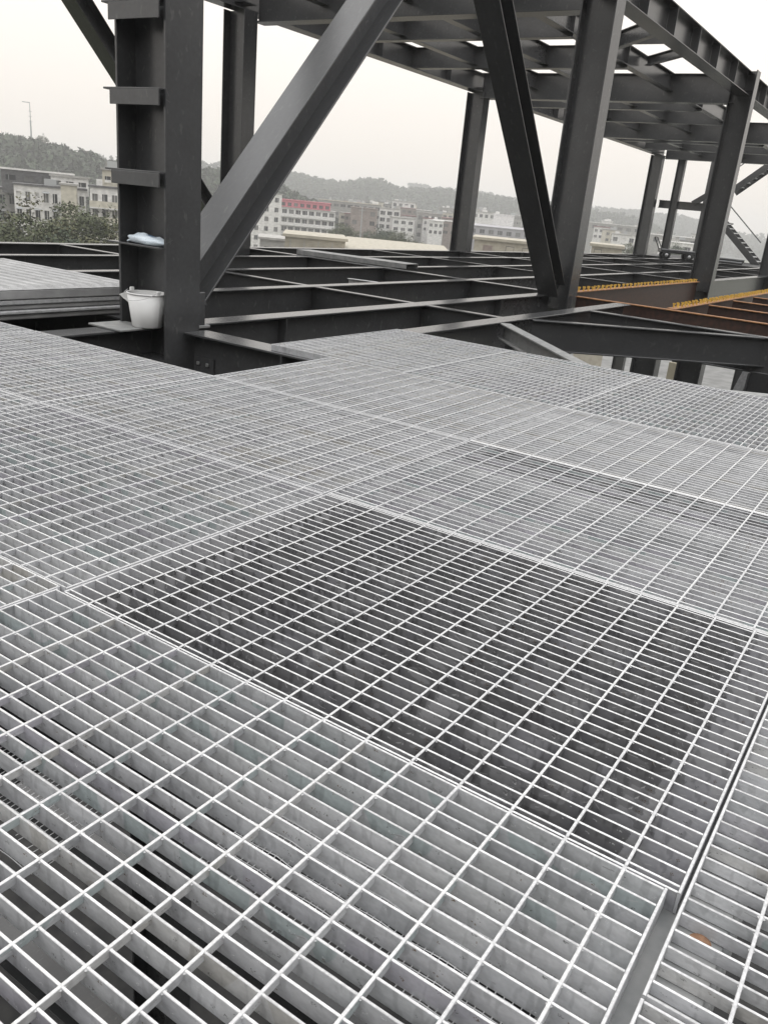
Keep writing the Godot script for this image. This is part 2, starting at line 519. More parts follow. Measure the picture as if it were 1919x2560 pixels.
func build_structure() -> void:
	var p: Material = M.paint
	var pb: Material = M.paint_b
	var pc: Material = M.paint_c
	var fg := "dark steel beams of the open floor"
	var rg := "steel beams of the upper level"
	# --- floor beams running away to the right (constant x)
	beam_between("floor_beam", "dark floor beam under the white bucket, left of the near column", Vector3(-4.76, FLOOR, 3.0), Vector3(-4.76, FLOOR, -4.2), 0.6, 0.2, p, fg)
	beam_between("floor_beam", "floor beam joining the feet of the near column and the middle column", Vector3(-4.76, FLOOR, -4.42), Vector3(-4.76, FLOOR, -11.55), 0.6, 0.2, p, fg, [1.2, 3.6, 5.4])
	beam_between("floor_beam", "floor beam just beyond the foot of the large lit brace", Vector3(-6.28, FLOOR, 2.0), Vector3(-6.28, FLOOR, -36.0), 0.5, 0.16, p, fg)
	beam_between("floor_beam", "second long floor beam beyond the large lit brace", Vector3(-7.9, FLOOR, 2.0), Vector3(-7.9, FLOOR, -36.0), 0.5, 0.15, pb, fg)
	beam_between("floor_beam", "long floor beam next before the outer edge of the open floor", Vector3(-9.5, FLOOR, 2.0), Vector3(-9.5, FLOOR, -36.0), 0.5, 0.15, p, fg)
	beam_between("edge_beam", "outermost floor beam along the far edge of the open floor", Vector3(-11.05, FLOOR, 2.0), Vector3(-11.05, FLOOR, -36.0), 0.6, 0.2, pb, fg)
	beam_between("floor_beam", "wide pale-topped floor beam starting at the far corner of the gratings", Vector3(-3.68, FLOOR, -4.44), Vector3(-3.68, FLOOR, -11.62), 0.5, 0.2, p, fg)
	beam_between("floor_beam", "floor beam beyond the third column, leading to the right edge", Vector3(-4.76, FLOOR, -20.5), Vector3(-4.76, FLOOR, -36.0), 0.6, 0.24, p, fg)
	# --- beams under the gratings
	beam_between("support_beam", "grey primed beam seen through the gap between the gratings at lower right", Vector3(-0.105, FLOOR, 1.2), Vector3(-0.105, FLOOR, -5.75), 0.4, 0.19, M.primer, "beams under the gratings").add_child(packing())
	beam_between("support_beam", "beam under the seam between the dark grating and its left neighbour", Vector3(-1.60, FLOOR, 1.2), Vector3(-1.60, FLOOR, -4.2), 0.4, 0.12, pb, "beams under the gratings")
	beam_between("support_beam", "beam under the grating edge beside the dark opening", Vector3(-3.17, FLOOR, 1.2), Vector3(-3.17, FLOOR, -4.2), 0.4, 0.12, pb, "beams under the gratings")
	# --- cross beams (constant z)
	var cg := "dark cross beams of the open floor"
	var Q := FLOOR - 0.003
	beam_between("cross_beam", "cross beam with grey top flange from the near column to the gratings", Vector3(-4.44, FLOOR, -4.33), Vector3(0.5, FLOOR, -4.33), 0.6, 0.22, pc, cg, [0.9])
	beam_between("cross_beam", "cross beam behind the stacked decking, left of the near column", Vector3(-11.0, Q, -4.3), Vector3(-4.96, Q, -4.3), 0.45, 0.12, p, cg)
	beam_between("cross_beam", "thin cross beam slanting down behind the foot of the lit brace", Vector3(-11.0, Q, -8.0), Vector3(-3.6, Q, -8.0), 0.42, 0.10, pb, cg)
	beam_between("cross_beam", "cross beam running up to the foot of the middle column", Vector3(-11.0, Q, -11.95), Vector3(-4.95, Q, -11.95), 0.45, 0.15, p, cg)
	beam_between("cross_beam", "orange-topped rusty cross beam right of the middle column", Vector3(-4.44, Q, -11.8), Vector3(1.0, Q, -11.8), 0.45, 0.09, M.rust, cg)
	beam_between("cross_beam", "thin cross beam crossing the far half of the open floor", Vector3(-11.0, Q, -16.1), Vector3(-4.85, Q, -16.1), 0.4, 0.09, pb, cg)
	beam_between("cross_beam", "cross beam running up to the third column", Vector3(-11.0, Q, -20.2), Vector3(-5.0, Q, -20.2), 0.45, 0.14, p, cg)
	beam_between("cross_beam", "cross beam between the third and fourth columns", Vector3(-11.0, Q, -24.2), Vector3(-4.85, Q, -24.2), 0.4, 0.09, p, cg)
	beam_between("cross_beam", "cross beam running up to the fourth column at the right edge", Vector3(-11.0, Q, -28.2), Vector3(-5.0, Q, -28.2), 0.45, 0.14, pb, cg)
	beam_between("cross_beam", "last but one cross beam before the far end", Vector3(-11.0, Q, -32.0), Vector3(-4.85, Q, -32.0), 0.4, 0.1, p, cg)
	beam_between("cross_beam", "cross beam closing the far end of the open floor", Vector3(-11.0, Q, -36.2), Vector3(-4.85, Q, -36.2), 0.45, 0.2, p, cg)
	beam_between("cross_beam", "short cross beam right of the pale-topped beam, before the rusty ones", Vector3(-3.57, Q, -10.07), Vector3(0.4, Q, -10.07), 0.4, 0.12, p, cg)
	beam_between("plan_brace", "flat diagonal brace coming towards the grating edge", Vector3(-3.55, Q - 0.004, -7.62), Vector3(-1.95, Q - 0.004, -5.86), 0.16, 0.11, M.primer, cg)
	beam_between("plan_brace", "deep diagonal beam crossing the opening at the right", Vector3(-3.56, Q - 0.006, -8.3), Vector3(-0.5, Q - 0.006, -11.0), 0.32, 0.10, p, cg)
	beam_between("plan_brace", "short diagonal beam at the right end of the grating edge", Vector3(-1.45, Q - 0.008, -5.87), Vector3(0.2, Q - 0.008, -6.9), 0.2, 0.12, M.primer, cg)
	# --- rusty beams with shear studs
	var r1 := beam_between("stud_beam", "rusty beam with yellow studs between middle and third column", Vector3(-4.76, FLOOR, -12.0), Vector3(-4.76, FLOOR, -19.95), 0.6, 0.12, M.rust, "rusty beams carrying studs")
	var r2 := beam_between("stud_beam", "rusty orange beam with studs right of the third column", Vector3(-3.12, FLOOR, -11.95), Vector3(-3.12, FLOOR, -22.0), 0.5, 0.12, M.rust, "rusty beams carrying studs")
	var r3 := beam_between("stud_beam", "reddish beam with studs at the right picture edge", Vector3(-1.6, FLOOR, -12.0), Vector3(-1.6, FLOOR, -19.0), 0.5, 0.12, M.rust, "rusty beams carrying studs")
	for rb in [[r1, 7.6, 0], [r2, 9.6, 0], [r3, 6.6, 0]]:
		var st := new_st()
		var z: float = -rb[1] / 2.0
		while z < rb[1] / 2.0:
			for s in [-1.0, 1.0]:
				var o := Vector3(s * 0.032 + rng.randf_range(-0.006, 0.006), 0, z + rng.randf_range(-0.02, 0.02))
				var lean := Vector3(rng.randf_range(-0.01, 0.01), 0, rng.randf_range(-0.01, 0.01))
				add_tube(st, [o, o + Vector3(0, 0.045, 0) + lean], 0.012, 6)
				add_tube(st, [o + Vector3(0, 0.040, 0) + lean, o + Vector3(0, 0.056, 0) + lean], 0.022, 6)
			z += 0.21
		part("stud_row", st.commit(), M.stud, rb[0]).set_meta("kind", "stuff")
	for k in 3:
		beam_between("cross_beam", ["first rusty cross beam behind the orange-topped one", "second rusty cross beam behind the orange-topped one", "farthest rusty cross beam at the right edge"][k], Vector3(-3.0, Q, -13.6 - 1.7 * k), Vector3(1.2, Q, -13.6 - 1.7 * k), 0.36, 0.10, M.rust, cg)

	# --- columns
	var low := -8.4
	var c1 := column("near dark steel column with step brackets, blue bag and bucket", -4.69, -4.22, low, 4.3, p)
	# angle steps across the open side of the near column
	for s in [[2.0, 0.10, true], [1.50, 0.09, true], [1.005, 0.085, true], [0.53, 0.014, false]]:
		var b := part("step_bracket", slab(0.54, 0.012, 0.17, 0.002), pc if s[2] else p, c1, Vector3(-0.045, s[0] - low - 0.006, 0.115))
		if s[2]:
			part("step_lip", slab(0.47, s[1], 0.010, 0.002), pc, b, Vector3(0.03, -s[1] / 2.0 - 0.006, 0.082))
	part("seat_plate", slab(0.34, 0.014, 0.30, 0.003), M.primer, c1, Vector3(-0.09, FLOOR + 0.008 - low, 0.27))
	part("gusset_plate", slab(0.016, 0.52, 0.22, 0.002), pc, c1, Vector3(0.01, 0.22 - low, -0.27))
	part("brace_foot", slab(0.26, 0.26, 0.10, 0.004), pc, c1, Vector3(0.05, 0.09 - low, -0.225))
	part("foot_shim", slab(0.27, 0.02, 0.14, 0.003), M.primer, c1, Vector3(0.06, -0.028 - low, -0.245))
	part("splice_plate", slab(0.19, 0.26, 0.012, 0.002), pc, c1, Vector3(0.36, -0.34 - low, -0.095))
	for i in 6:
		part("bolt", slab(0.026, 0.026, 0.018, 0.005), M.primer, c1, Vector3(0.31 + 0.09 * (i % 2), -0.26 - 0.08 * (i / 2) - low, -0.082))
	column("middle dark column where the V of braces ends at right", -4.71, -11.72, low, 4.4, p)
	column("third column, carrying the end of the ribbed upper edge beam", -4.72, -20.18, low, 4.22, pb)
	column("fourth near-row column cut by the right picture edge", -4.72, -28.15, low, 4.2, p)
	column("far-row column standing behind the foot of the lit brace", -11.05, -11.72, low, 3.74, pb)
	column("far-row column in the centre of the picture against the hazy hills", -11.05, -20.3, low, 3.74, p)
	column("far-row column hidden mostly by the middle column", -11.05, -28.1, low, 3.74, p)
	column("far-row column standing left of the thin post at the far end", -11.05, -35.7, low, 3.74, p)
	column("slim post of the far end frame beside the last far-row column", -10.22, -36.3, low, 3.74, pb, 0.30, 0.24)
	column("end column of the far frame seen behind the third column", -8.45, -36.3, low, 3.74, p, 0.4, 0.3)

	# --- braces
	var b1 := brace("large lit diagonal brace rising from the near column to upper right", Vector3(-4.68, 0.22, -4.42), Vector3(-4.68, 3.70, -7.66), pc, 0.25, 0.30)
	part("end_plate", slab(0.30, 0.30, 0.016, 0.002), pc, b1, Vector3(0, 0, 0.0))
	var b2 := brace("dark diagonal brace leaning from the middle column to upper left", Vector3(-4.68, 0.02, -11.42), Vector3(-4.68, 3.70, -8.02), pb, 0.26, 0.30)
	part("gusset_plate", slab(0.016, 0.46, 0.30, 0.002), pb, b2, Vector3(0, 0.1, 0.02))
	for i in 8:
		part("bolt", slab(0.03, 0.03, 0.03, 0.006), pb, b2, Vector3(0.02, -0.06 + 0.09 * (i % 4), 0.06 + 0.12 * (i / 4)))
	for i in 8:
		part("bolt", slab(0.03, 0.03, 0.03, 0.006), pc, b1, Vector3(0.02 , -0.07 + 0.045 * (i % 4), 0.16 + 0.10 * (i / 4)))
	brace("far brace passing behind the near column", Vector3(-11.05, 0.1, -11.5), Vector3(-11.05, 3.72, -7.95), pb, 0.25, 0.30)
	brace("far brace touching the upper left picture corner", Vector3(-11.05, 0.1, -4.4), Vector3(-11.05, 3.72, -7.75), p, 0.25, 0.30)

	var pr: Material = p
	# --- upper level: edge beams, inner beams and cross beams
	beam_between("roof_edge_beam", "ribbed upper edge beam running out over the middle and third columns", Vector3(-4.70, ROOF, 0.0), Vector3(-4.70, ROOF, -36.4), 0.42, 0.30, p, rg, [11.6, 13.0, 14.35, 15.75, 17.1, 18.6, 21.6, 23.0, 24.4, 25.8, 27.2])
	beam_between("roof_edge_beam", "upper edge beam of the far row above the skyline", Vector3(-11.05, ROOF, 0.0), Vector3(-11.05, ROOF, -36.4), 0.42, 0.30, pr, rg, [13.0, 14.35, 15.75, 17.1, 18.6, 22.0, 25.0])
	for k in 3:
		beam_between("roof_beam", ["inner upper beam nearest to the ribbed edge beam", "middle one of the three inner upper beams", "inner upper beam nearest to the far row"][k], Vector3([-6.28, -7.9, -9.5][k], ROOF - 0.003, -4.0), Vector3([-6.28, -7.9, -9.5][k], ROOF - 0.003, -36.2), 0.34, 0.18, pr, rg)
	var zl := [[-12.0, 0.56, 0.30, "deep upper cross beam over the middle column"], [-14.35, 0.40, 0.2, "first upper cross beam beyond the middle column"], [-17.1, 0.40, 0.2, "second upper cross beam beyond the middle column"], [-20.2, 0.56, 0.30, "deep upper cross beam over the third column"], [-22.8, 0.40, 0.2, "first upper cross beam beyond the third column"], [-25.4, 0.40, 0.2, "second upper cross beam beyond the third column"], [-28.2, 0.56, 0.30, "deep upper cross beam over the fourth column"], [-30.8, 0.40, 0.2, "upper cross beam next beyond the fourth column"], [-33.4, 0.40, 0.2, "last but one upper cross beam at the far end"], [-36.2, 0.50, 0.30, "last upper cross beam closing the far end"], [-9.4, 0.40, 0.2, "upper cross beam above the top of the picture"]]
	for q in zl:
		beam_between("roof_cross_beam", q[3], Vector3(-10.9, ROOF - 0.006, q[0]), Vector3(-4.86 if q[1] > 0.45 else -6.2, ROOF - 0.006, q[0]), q[1], q[2], pr, rg)
	beam_between("roof_brace", "flat upper brace at the first bright gap beside the ribbed edge beam", Vector3(-6.18, ROOF - 0.02, -16.1), Vector3(-4.86, ROOF - 0.02, -14.75), 0.26, 0.12, pr, rg)
	beam_between("roof_brace", "flat upper brace between the two large bright gaps", Vector3(-6.18, ROOF - 0.02, -18.15), Vector3(-4.86, ROOF - 0.02, -16.85), 0.16, 0.12, pr, rg)
	beam_between("roof_brace", "thin upper strut crossing the bright gaps beside the ribbed edge beam", Vector3(-6.18, ROOF - 0.03, -16.25), Vector3(-4.86, ROOF - 0.03, -16.25), 0.12, 0.08, pr, rg)
	# far end frame: mid rail with a knee brace
	# added unseen block behind the viewer, keeps the low sky off the near steel
	var nb := thing("rear_wing", "added unseen dark block behind the viewer that holds off low sky", "building", Vector3(20.0, -20.0, 0.0))
	part("side_blocker", slab(1.0, 29.0, 56.0, 0.0), pb, nb, Vector3(0, 14.5, -4.0))
	part("rear_blocker", slab(34.0, 29.0, 1.0, 0.0), pb, nb, Vector3(-17.5, 14.5, 20.0))
	beam_between("mid_rail", "horizontal rail of the far end frame crossing the slim post", Vector3(-10.83, 2.12, -36.3), Vector3(-8.67, 2.12, -36.3), 0.30, 0.2, p, "far end frame")
	var kb := thing("knee_brace", "knee brace rising from the far rail to the end column", "steel brace", Vector3(-9.5, 2.10, -36.3))
	part("web", slab(1.15, 0.22, 0.10, 0.005), p, kb, Vector3(0.48, 0.30, 0), Basis(Vector3.BACK, 0.62))
	part("end_plate", slab(0.02, 0.4, 0.16, 0.002), p, kb, Vector3(0.83, 0.5, 0))

	# --- the storey below
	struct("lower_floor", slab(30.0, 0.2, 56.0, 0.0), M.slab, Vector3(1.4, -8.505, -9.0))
	struct("unseen_rear_deck", slab(14.6, 0.2, 21.0, 0.0), M.slab, Vector3(8.72, -0.16, 1.5))  # unseen decks added behind the camera to keep the space below dark
	struct("unseen_rear_deck", slab(14.0, 0.2, 12.0, 0.0), M.slab, Vector3(-5.6, -0.16, 6.2))
	for k in 6:
		beam_between("lower_beam", ["dark lower-level beam glimpsed through the foreground grating, nearest", "dark lower-level beam glimpsed through the foreground grating, second", "dark lower-level beam glimpsed through the foreground grating, third", "dark lower-level beam under the pale left gratings", "dark lower-level beam under the dark opening", "dark lower-level beam far under the open floor"][k], Vector3(-11.0, -7.0, 0.6 - 1.5 * k), Vector3(1.3, -7.0, 0.6 - 1.5 * k), 0.4, [0.26, 0.3, 0.24, 0.3, 0.24, 0.3][k], pb, "dark beams of the level below")
	for k in 2:
		beam_between("lower_beam", ["pale galvanised beam in the storey below, right of the middle column", "pale galvanised beam in the storey below, farther back"][k], Vector3(-6.5, -1.5 - 0.7 * k, -13.5 - 4.0 * k), Vector3(1.5, -1.5 - 0.7 * k, -13.5 - 4.0 * k), 0.3, 0.2, M.galv, "pale beams in the storey below")
	for k in 4:
		column(["dark post in the storey below at the grating edge, left one", "dark post in the storey below at the grating edge, middle one", "dark post in the storey below at the grating edge, third one", "dark post in the storey below at the grating edge, right one"][k], [-3.3, -2.75, -1.75, -0.75][k], [-11.9, -12.2, -11.9, -11.9][k], low, -0.70, p, 0.34, 0.26)
	struct("yard", slab(160.0, 0.1, 120.0, 0.0), M.grey_yard, Vector3(-40.0, -19.94, -105.0))
	brace("pale galvanised brace in the storey below left of the crossing brace", Vector3(-2.9, -3.9, -13.0), Vector3(-2.1, -0.75, -13.0), M.galv, 0.12, 0.12)
	brace("pale galvanised brace in the storey below right of the crossing brace", Vector3(-0.9, -3.9, -12.7), Vector3(-1.55, -0.75, -12.7), M.galv, 0.12, 0.12)
	brace("crossing brace in the storey below between the middle and right posts", Vector3(-2.6, -4.4, -12.05), Vector3(-1.7, -0.75, -12.05), p, 0.14, 0.14)
	brace("slanting brace in the storey below at the right edge", Vector3(-0.2, -4.1, -11.9), Vector3(-1.35, -0.75, -11.9), p, 0.16, 0.16)
	brace("pale slanting brace in the storey below at the right edge", Vector3(0.6, -4.1, -12.6), Vector3(-0.75, -0.75, -12.6), M.galv, 0.10, 0.12)
	var wall := thing("panel_wall", "beige ribbed panel wall standing in the storey below", "wall", Vector3(-4.45, -8.4, -19.3))
	part("panel", slab(0.75, 6.6, 0.10, 0.01), flat_mat(lin(0.36, 0.33, 0.25), 0.8), wall, Vector3(0, 3.3, 0))
	for k in 6:
		part("rib", slab(0.72, 0.12, 0.10, 0.01), flat_mat(lin(0.50, 0.47, 0.40), 0.8), wall, Vector3(0, 3.6 + 0.42 * k, 0.08), Basis(Vector3.BACK, 0.18))

func build_gratings() -> void:
	grating("foreground grating with pale wide-open cells, nearest to the viewer", -1.60, -0.115, -0.055, -1.1135, 0.069, 0.036, "zinc", false, 0.035)
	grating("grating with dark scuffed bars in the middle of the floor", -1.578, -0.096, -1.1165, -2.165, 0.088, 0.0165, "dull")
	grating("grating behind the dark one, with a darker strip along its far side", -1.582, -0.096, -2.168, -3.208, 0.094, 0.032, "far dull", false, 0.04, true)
	grating("grating behind the strip-darkened one, ending at the turned fine gratings", -1.59, -0.10, -3.211, -4.250, 0.09, 0.032, "pale", false, 0.04, true)
	grating("grating left of the foreground one, cut by the left picture edge", -3.14, -1.607, -0.06, -1.128, 0.09, 0.022, "mixed")
	grating("pale grating left of the dark scuffed one", -3.145, -1.588, -1.1315, -2.152, 0.085, 0.018, "mixed")
	grating("pale grating at the near corner of the dark opening", -3.15, -1.59, -2.155, -3.205, 0.09, 0.02, "pale")
	grating("grating along the right side of the dark opening", -3.15, -1.597, -3.208, -4.245, 0.09, 0.02, "pale")
	grating("grating at the left picture edge, level with the dark scuffed one", -4.69, -3.152, -1.12, -2.150, 0.09, 0.02, "pale")
	grating("grating along the near side of the dark opening", -4.69, -3.155, -2.153, -3.212, 0.09, 0.02, "pale")
	grating("last grating at the left picture edge before the decking stack", -6.2, -4.70, -2.15, -3.20, 0.09, 0.02, "pale")
	grating("grating at the right edge beside the dark one, over the brown chip", -0.090, 1.40, -0.905, -1.95, 1.385, 0.03, "zinc", false, 0.022)
	grating("grating in the lower right picture corner", -0.090, 1.40, 0.14, -0.898, 1.385, 0.03, "pale", false, 0.022)
	grating("grating at the right edge, beyond the one over the brown chip", -0.090, 1.40, -1.955, -3.0, 1.385, 0.03, "pale", false, 0.022)
	for k in 4:
		grating(["turned fine grating at the far left corner, touching the pale-topped beam", "turned fine grating, second from the far left corner", "turned fine grating, third from the far left corner", "turned fine grating at the right picture edge"][k], -3.655 + 1.045 * k, -2.613 + 1.045 * k, -4.254, -5.80, 0.06, 0.02, "pale", true)

# ------------------------------------------------------------------ things on the floor
func build_objects() -> void:
	# white bucket with spout, ears and wire handle
	var bk := thing("bucket", "off-white plastic bucket with spout at the foot of the near column", "bucket", Vector3(-4.655, FLOOR + 0.016, -4.075))
	part("body", lathe([Vector2(0.0, 0.0), Vector2(0.098, 0.0), Vector2(0.104, 0.006), Vector2(0.138, 0.232), Vector2(0.134, 0.232), Vector2(0.100, 0.012), Vector2(0.0, 0.010)], 40), M.bucket, bk)
	part("rim", lathe([Vector2(0.137, 0.226), Vector2(0.142, 0.228), Vector2(0.143, 0.232), Vector2(0.141, 0.236), Vector2(0.134, 0.235), Vector2(0.133, 0.228)], 40), M.bucket, bk)
	var st := new_st()
	for s in [-1.0, 1.0]:
		tri(st, Vector3(-0.125, 0.236, 0.045 * s), Vector3(-0.205, 0.205, 0.0), Vector3(-0.128, 0.15, 0.0), Vector3(-0.4, -0.2, s).normalized())
	tri(st, Vector3(-0.125, 0.236, 0.045), Vector3(-0.125, 0.236, -0.045), Vector3(-0.205, 0.205, 0.0), Vector3(-0.3, 1, 0).normalized())
	part("spout", st.commit(), M.bucket, bk, Vector3.ZERO, Basis(Vector3.UP, 0.5))
	for s in [-1.0, 1.0]:
		part("handle_ear", slab(0.016, 0.034, 0.036, 0.006), M.bucket, bk, Vector3(s * 0.134, 0.243, 0.02))
	st = new_st()
	var hp: Array = []
	for k in 13:
		var a := PI * k / 12.0
		hp.append(Vector3(cos(a) * 0.142, 0.240 + 0.004 - sin(a) * 0.055, 0.05 + sin(a) * 0.115))
	add_tube(st, hp, 0.0022, 6)
	part("handle", st.commit(), M.wire, bk)

	# crumpled bag on the lowest step of the near column
	var bag := thing("plastic_bag", "crumpled pale blue plastic bag lying on the lowest step of the near column", "plastic bag", Vector3(-4.66, 0.531, -4.10))
	var nz := noise(71, 9.0, 3)
	st = new_st()
	st.set_smooth_group(0)
	var nu := 40
	var nv := 18
	var pt := func(i: int, j: int) -> Vector3:
		var a := TAU * i / nu
		var b := PI * j / nv
		var d := Vector3(sin(b) * cos(a), cos(b), sin(b) * sin(a))
		var q := Vector3(signf(d.x) * pow(absf(d.x), 0.8) * 0.19, d.y * 0.034, d.z * 0.062)
		var w := nz.get_noise_3dv(q * Vector3(1.0, 2.0, 1.4)) * 0.022
		q += d * w
		q.y += 0.028 - q.x * 0.06
		q.y = maxf(q.y, 0.001 + 0.0005 * absf(d.x))
		return q
	for i in nu:
		for j in nv:
			var v := [pt.call(i, j), pt.call(i + 1, j), pt.call(i + 1, j + 1), pt.call(i, j + 1)]
			for f in [[0, 2, 1], [0, 3, 2]]:
				for k in f: st.add_vertex(v[k])
	st.generate_normals()
	var bm := rough_mat(73, lin(0.46, 0.56, 0.64), lin(0.78, 0.82, 0.85), 0.35, 0.0, 9.0, 0.02, 4.0)
	part("bag_body", st.commit(), bm, bag)
	st = new_st()
	for k in 7:
		add_box(st, Vector3(0.018 + 0.01 * (k % 3), 0.0012, 0.006), 0.0, Transform3D(Basis(Vector3.BACK, -0.12), Vector3(0.02 + 0.02 * (k % 4), 0.0655 - 0.0014 * (k % 4) * 2.0, 0.012 + 0.014 * (k / 4))))
	part("print", st.commit(), flat_mat(lin(0.06, 0.14, 0.26), 0.5), bag).set_meta("kind", "stuff")
	part("folded_corner", slab(0.06, 0.012, 0.07, 0.005), bm, bag, Vector3(-0.16, 0.018, 0.0), Basis(Vector3.BACK, 0.35))

	# stack of profiled decking sheets at the left
	var dk := thing("decking_stack", "stack of galvanised ribbed decking sheets at the left edge", "metal sheets", Vector3(-5.26, FLOOR, -3.4))
	var y := 0.0
	var depth := 2.6
	for k in 5:
		var h: float = [0.040, 0.030, 0.034, 0.036, 0.066][k]
		var inset: float = [0.03, 0.0, 0.025, 0.006, 0.0][k]
		var q := new_st()
		add_box(q, Vector3(depth - inset, h - 0.005, 2.24 - 0.05 * (k % 3)), 0.006, Transform3D(Basis.IDENTITY, Vector3(-depth / 2.0 - inset / 2.0, h / 2.0, 0.05 * (k % 2))))
		part("sheet_bundle", q.commit(), M.deck if k % 2 == 0 else M.galv, dk, Vector3(0, y, 0))
		y += h
	st = new_st()
	var z := -1.13
	while z < 1.10:
		# one rib with its trough, running along x, folded down flat at the front
		var prof := [Vector2(z, 0.0), Vector2(z + 0.014, 0.020), Vector2(z + 0.060, 0.020), Vector2(z + 0.074, 0.0), Vector2(z + 0.112, 0.0)]
		for i in prof.size() - 1:
			var a: Vector2 = prof[i]
			var b: Vector2 = prof[i + 1]
			var n := Vector3(0, b.x - a.x, a.y - b.y).normalized()
			quad(st, Vector3(-0.06, a.y, a.x), Vector3(-1.75, a.y, a.x), Vector3(-1.75, b.y, b.x), Vector3(-0.06, b.y, b.x), n)
			quad(st, Vector3(-0.06, a.y, a.x), Vector3(-0.06, b.y, b.x), Vector3(0.0, 0.0, b.x), Vector3(0.0, 0.0, a.x), Vector3(0.35, 1, 0).normalized())
		z += 0.112
	part("ribbed_sheet", st.commit(), M.deck, dk, Vector3(0.0, y + 0.001, 0))

	# loose pieces on the beams
	var lp := thing("loose_channel", "loose grey steel channel lying across the floor beams", "steel channel", Vector3(-8.75, FLOOR, -12.33), 0.06)
	part("web", slab(2.25, 0.010, 0.42, 0.002), M.primer, lp, Vector3(0, 0.075, 0))
	for s in [-1.0, 1.0]:
		part("flange", slab(2.25, 0.07, 0.012, 0.002), M.primer, lp, Vector3(0, 0.0355, s * 0.204))
	var ao := thing("angle_offcut", "short bright steel angle between the second and third floor beams", "steel angle", Vector3(-7.0, -0.12, -10.2), 0.2)
	part("leg", slab(0.62, 0.008, 0.07, 0.001), M.galv, ao)
	part("upright_leg", slab(0.62, 0.07, 0.008, 0.001), M.galv, ao, Vector3(0, -0.036, -0.031))
	# brown shard under the right grating
	var sh := thing("brown_shard", "small brown shard wedged between the bars of the right grating", "shard", Vector3(-0.050, -0.0221, -1.058), 0.15)
	st = new_st()
	st.set_smooth_group(0)
	for i in 12:
		var a := PI * i / 12.0
		var b := PI * (i + 1) / 12.0
		var o1 := Vector3(cos(a) * 0.016, 0.009 + 0.003 * sin(a), -sin(a) * 0.012)
		var o2 := Vector3(cos(b) * 0.016, 0.009 + 0.003 * sin(b), -sin(b) * 0.012)
		for f in [[Vector3(0, 0.011, 0), o2, o1], [o1, o2, o1 - Vector3(0, o1.y, 0)], [o2, o2 - Vector3(0, o2.y, 0), o1 - Vector3(0, o1.y, 0)]]:
			for v in f: st.add_vertex(v)
	st.generate_normals()
	part("chip_body", st.commit(), rough_mat(81, lin(0.13, 0.065, 0.035), lin(0.22, 0.12, 0.065), 0.7, 0.0, 14.0), sh)
	part("broken_face", slab(0.030, 0.008, 0.003, 0.001), flat_mat(lin(0.09, 0.035, 0.016), 0.8), sh, Vector3(0, 0.006, 0.001))
	# crumpled wire mesh hanging under the foreground grating
	wire_mesh("strip of rusty-grey wire mesh under the middle of the foreground grating", Vector3(-0.46, -0.023, -0.80), 0.54, 0.22, 0.27, 5)
	wire_mesh("scrap of wire mesh under the left side of the foreground grating", Vector3(-1.05, -0.026, -0.64), 0.30, 0.19, 0.10, 9)

	# cart and clutter at the far end
	struct("end_platform", slab(7.5, 0.12, 7.0, 0.0), M.slab, Vector3(-8.0, -0.16, -40.2))
	var ct := thing("hand_cart", "small dark hand cart at the far end of the open floor", "cart", Vector3(-8.95, FLOOR, -33.4), 0.5)
	part("tray", slab(1.3, 0.14, 0.6, 0.03), M.paint_b, ct, Vector3(0, 0.30, 0))
	for s in [-1.0, 1.0]:
		for q in [-1.0, 1.0]:
			var wl := part("wheel", lathe([Vector2(0.06, -0.04), Vector2(0.14, -0.04), Vector2(0.16, 0.0), Vector2(0.14, 0.04), Vector2(0.06, 0.04)], 16), flat_mat(lin(0.02, 0.02, 0.02), 0.8), ct, Vector3(s * 0.42, 0.16, q * 0.26), Basis(Vector3.RIGHT, PI / 2))
			part("hub", lathe([Vector2(0.0, -0.045), Vector2(0.062, -0.045), Vector2(0.062, 0.045), Vector2(0.0, 0.045)], 12), M.galv, wl)
	st = new_st()
	add_tube(st, [Vector3(-0.62, 0.34, 0.25), Vector3(-0.85, 0.75, 0.25), Vector3(-0.85, 0.75, -0.25), Vector3(-0.62, 0.34, -0.25)], 0.02, 6)
	part("handle", st.commit(), M.paint_b, ct)
	for k in 4:
		var pp := thing("steel_pipe", ["lowest dark pipe of the pile at the far end", "second dark pipe of the pile at the far end", "third dark pipe of the pile at the far end", "top dark pipe of the pile at the far end"][k], "pipe", Vector3(-8.3 + 0.02 * k, -0.10 + 0.06 + [0.0, 0.0, 0.0, 0.105][k], -38.6 + [0.0, 0.13, 0.26, 0.065][k]), 0.0, "dark pipes piled at the far end")
		st = new_st()
		add_tube(st, [Vector3(-0.75, 0, 0), Vector3(0.75, 0, 0)], 0.06, 10)
		part("pipe_wall", st.commit(), M.paint_b, pp)
	var wb := thing("white_box", "white crate on dark clutter right of the third column at the far end", "crate", Vector3(-9.1, -0.10, -38.4), 0.3)
	part("crate_body", slab(0.62, 0.42, 0.5, 0.03), M.primer, wb, Vector3(0, 0.21, 0))
	part("lid", slab(0.4, 0.16, 0.36, 0.03), flat_mat(lin(0.6, 0.6, 0.58), 0.6), wb, Vector3(0.03, 0.50, 0))
	# stair tower beyond the far end
	var sr := thing("steel_stair", "black steel stair with pale treads beyond the far end at right", "stairs", Vector3(0, 0, 0))
	flight(sr, Vector3(-7.55, -0.1, -42.0), Vector3(-9.45, 1.55, -42.0), 9)
	flight(sr, Vector3(-9.45, 3.0, -43.1), Vector3(-7.3, 4.9, -43.1), 9)
	part("landing", slab(1.0, 0.08, 2.4, 0.0), M.paint_b, sr, Vector3(-9.85, 1.55, -42.5))
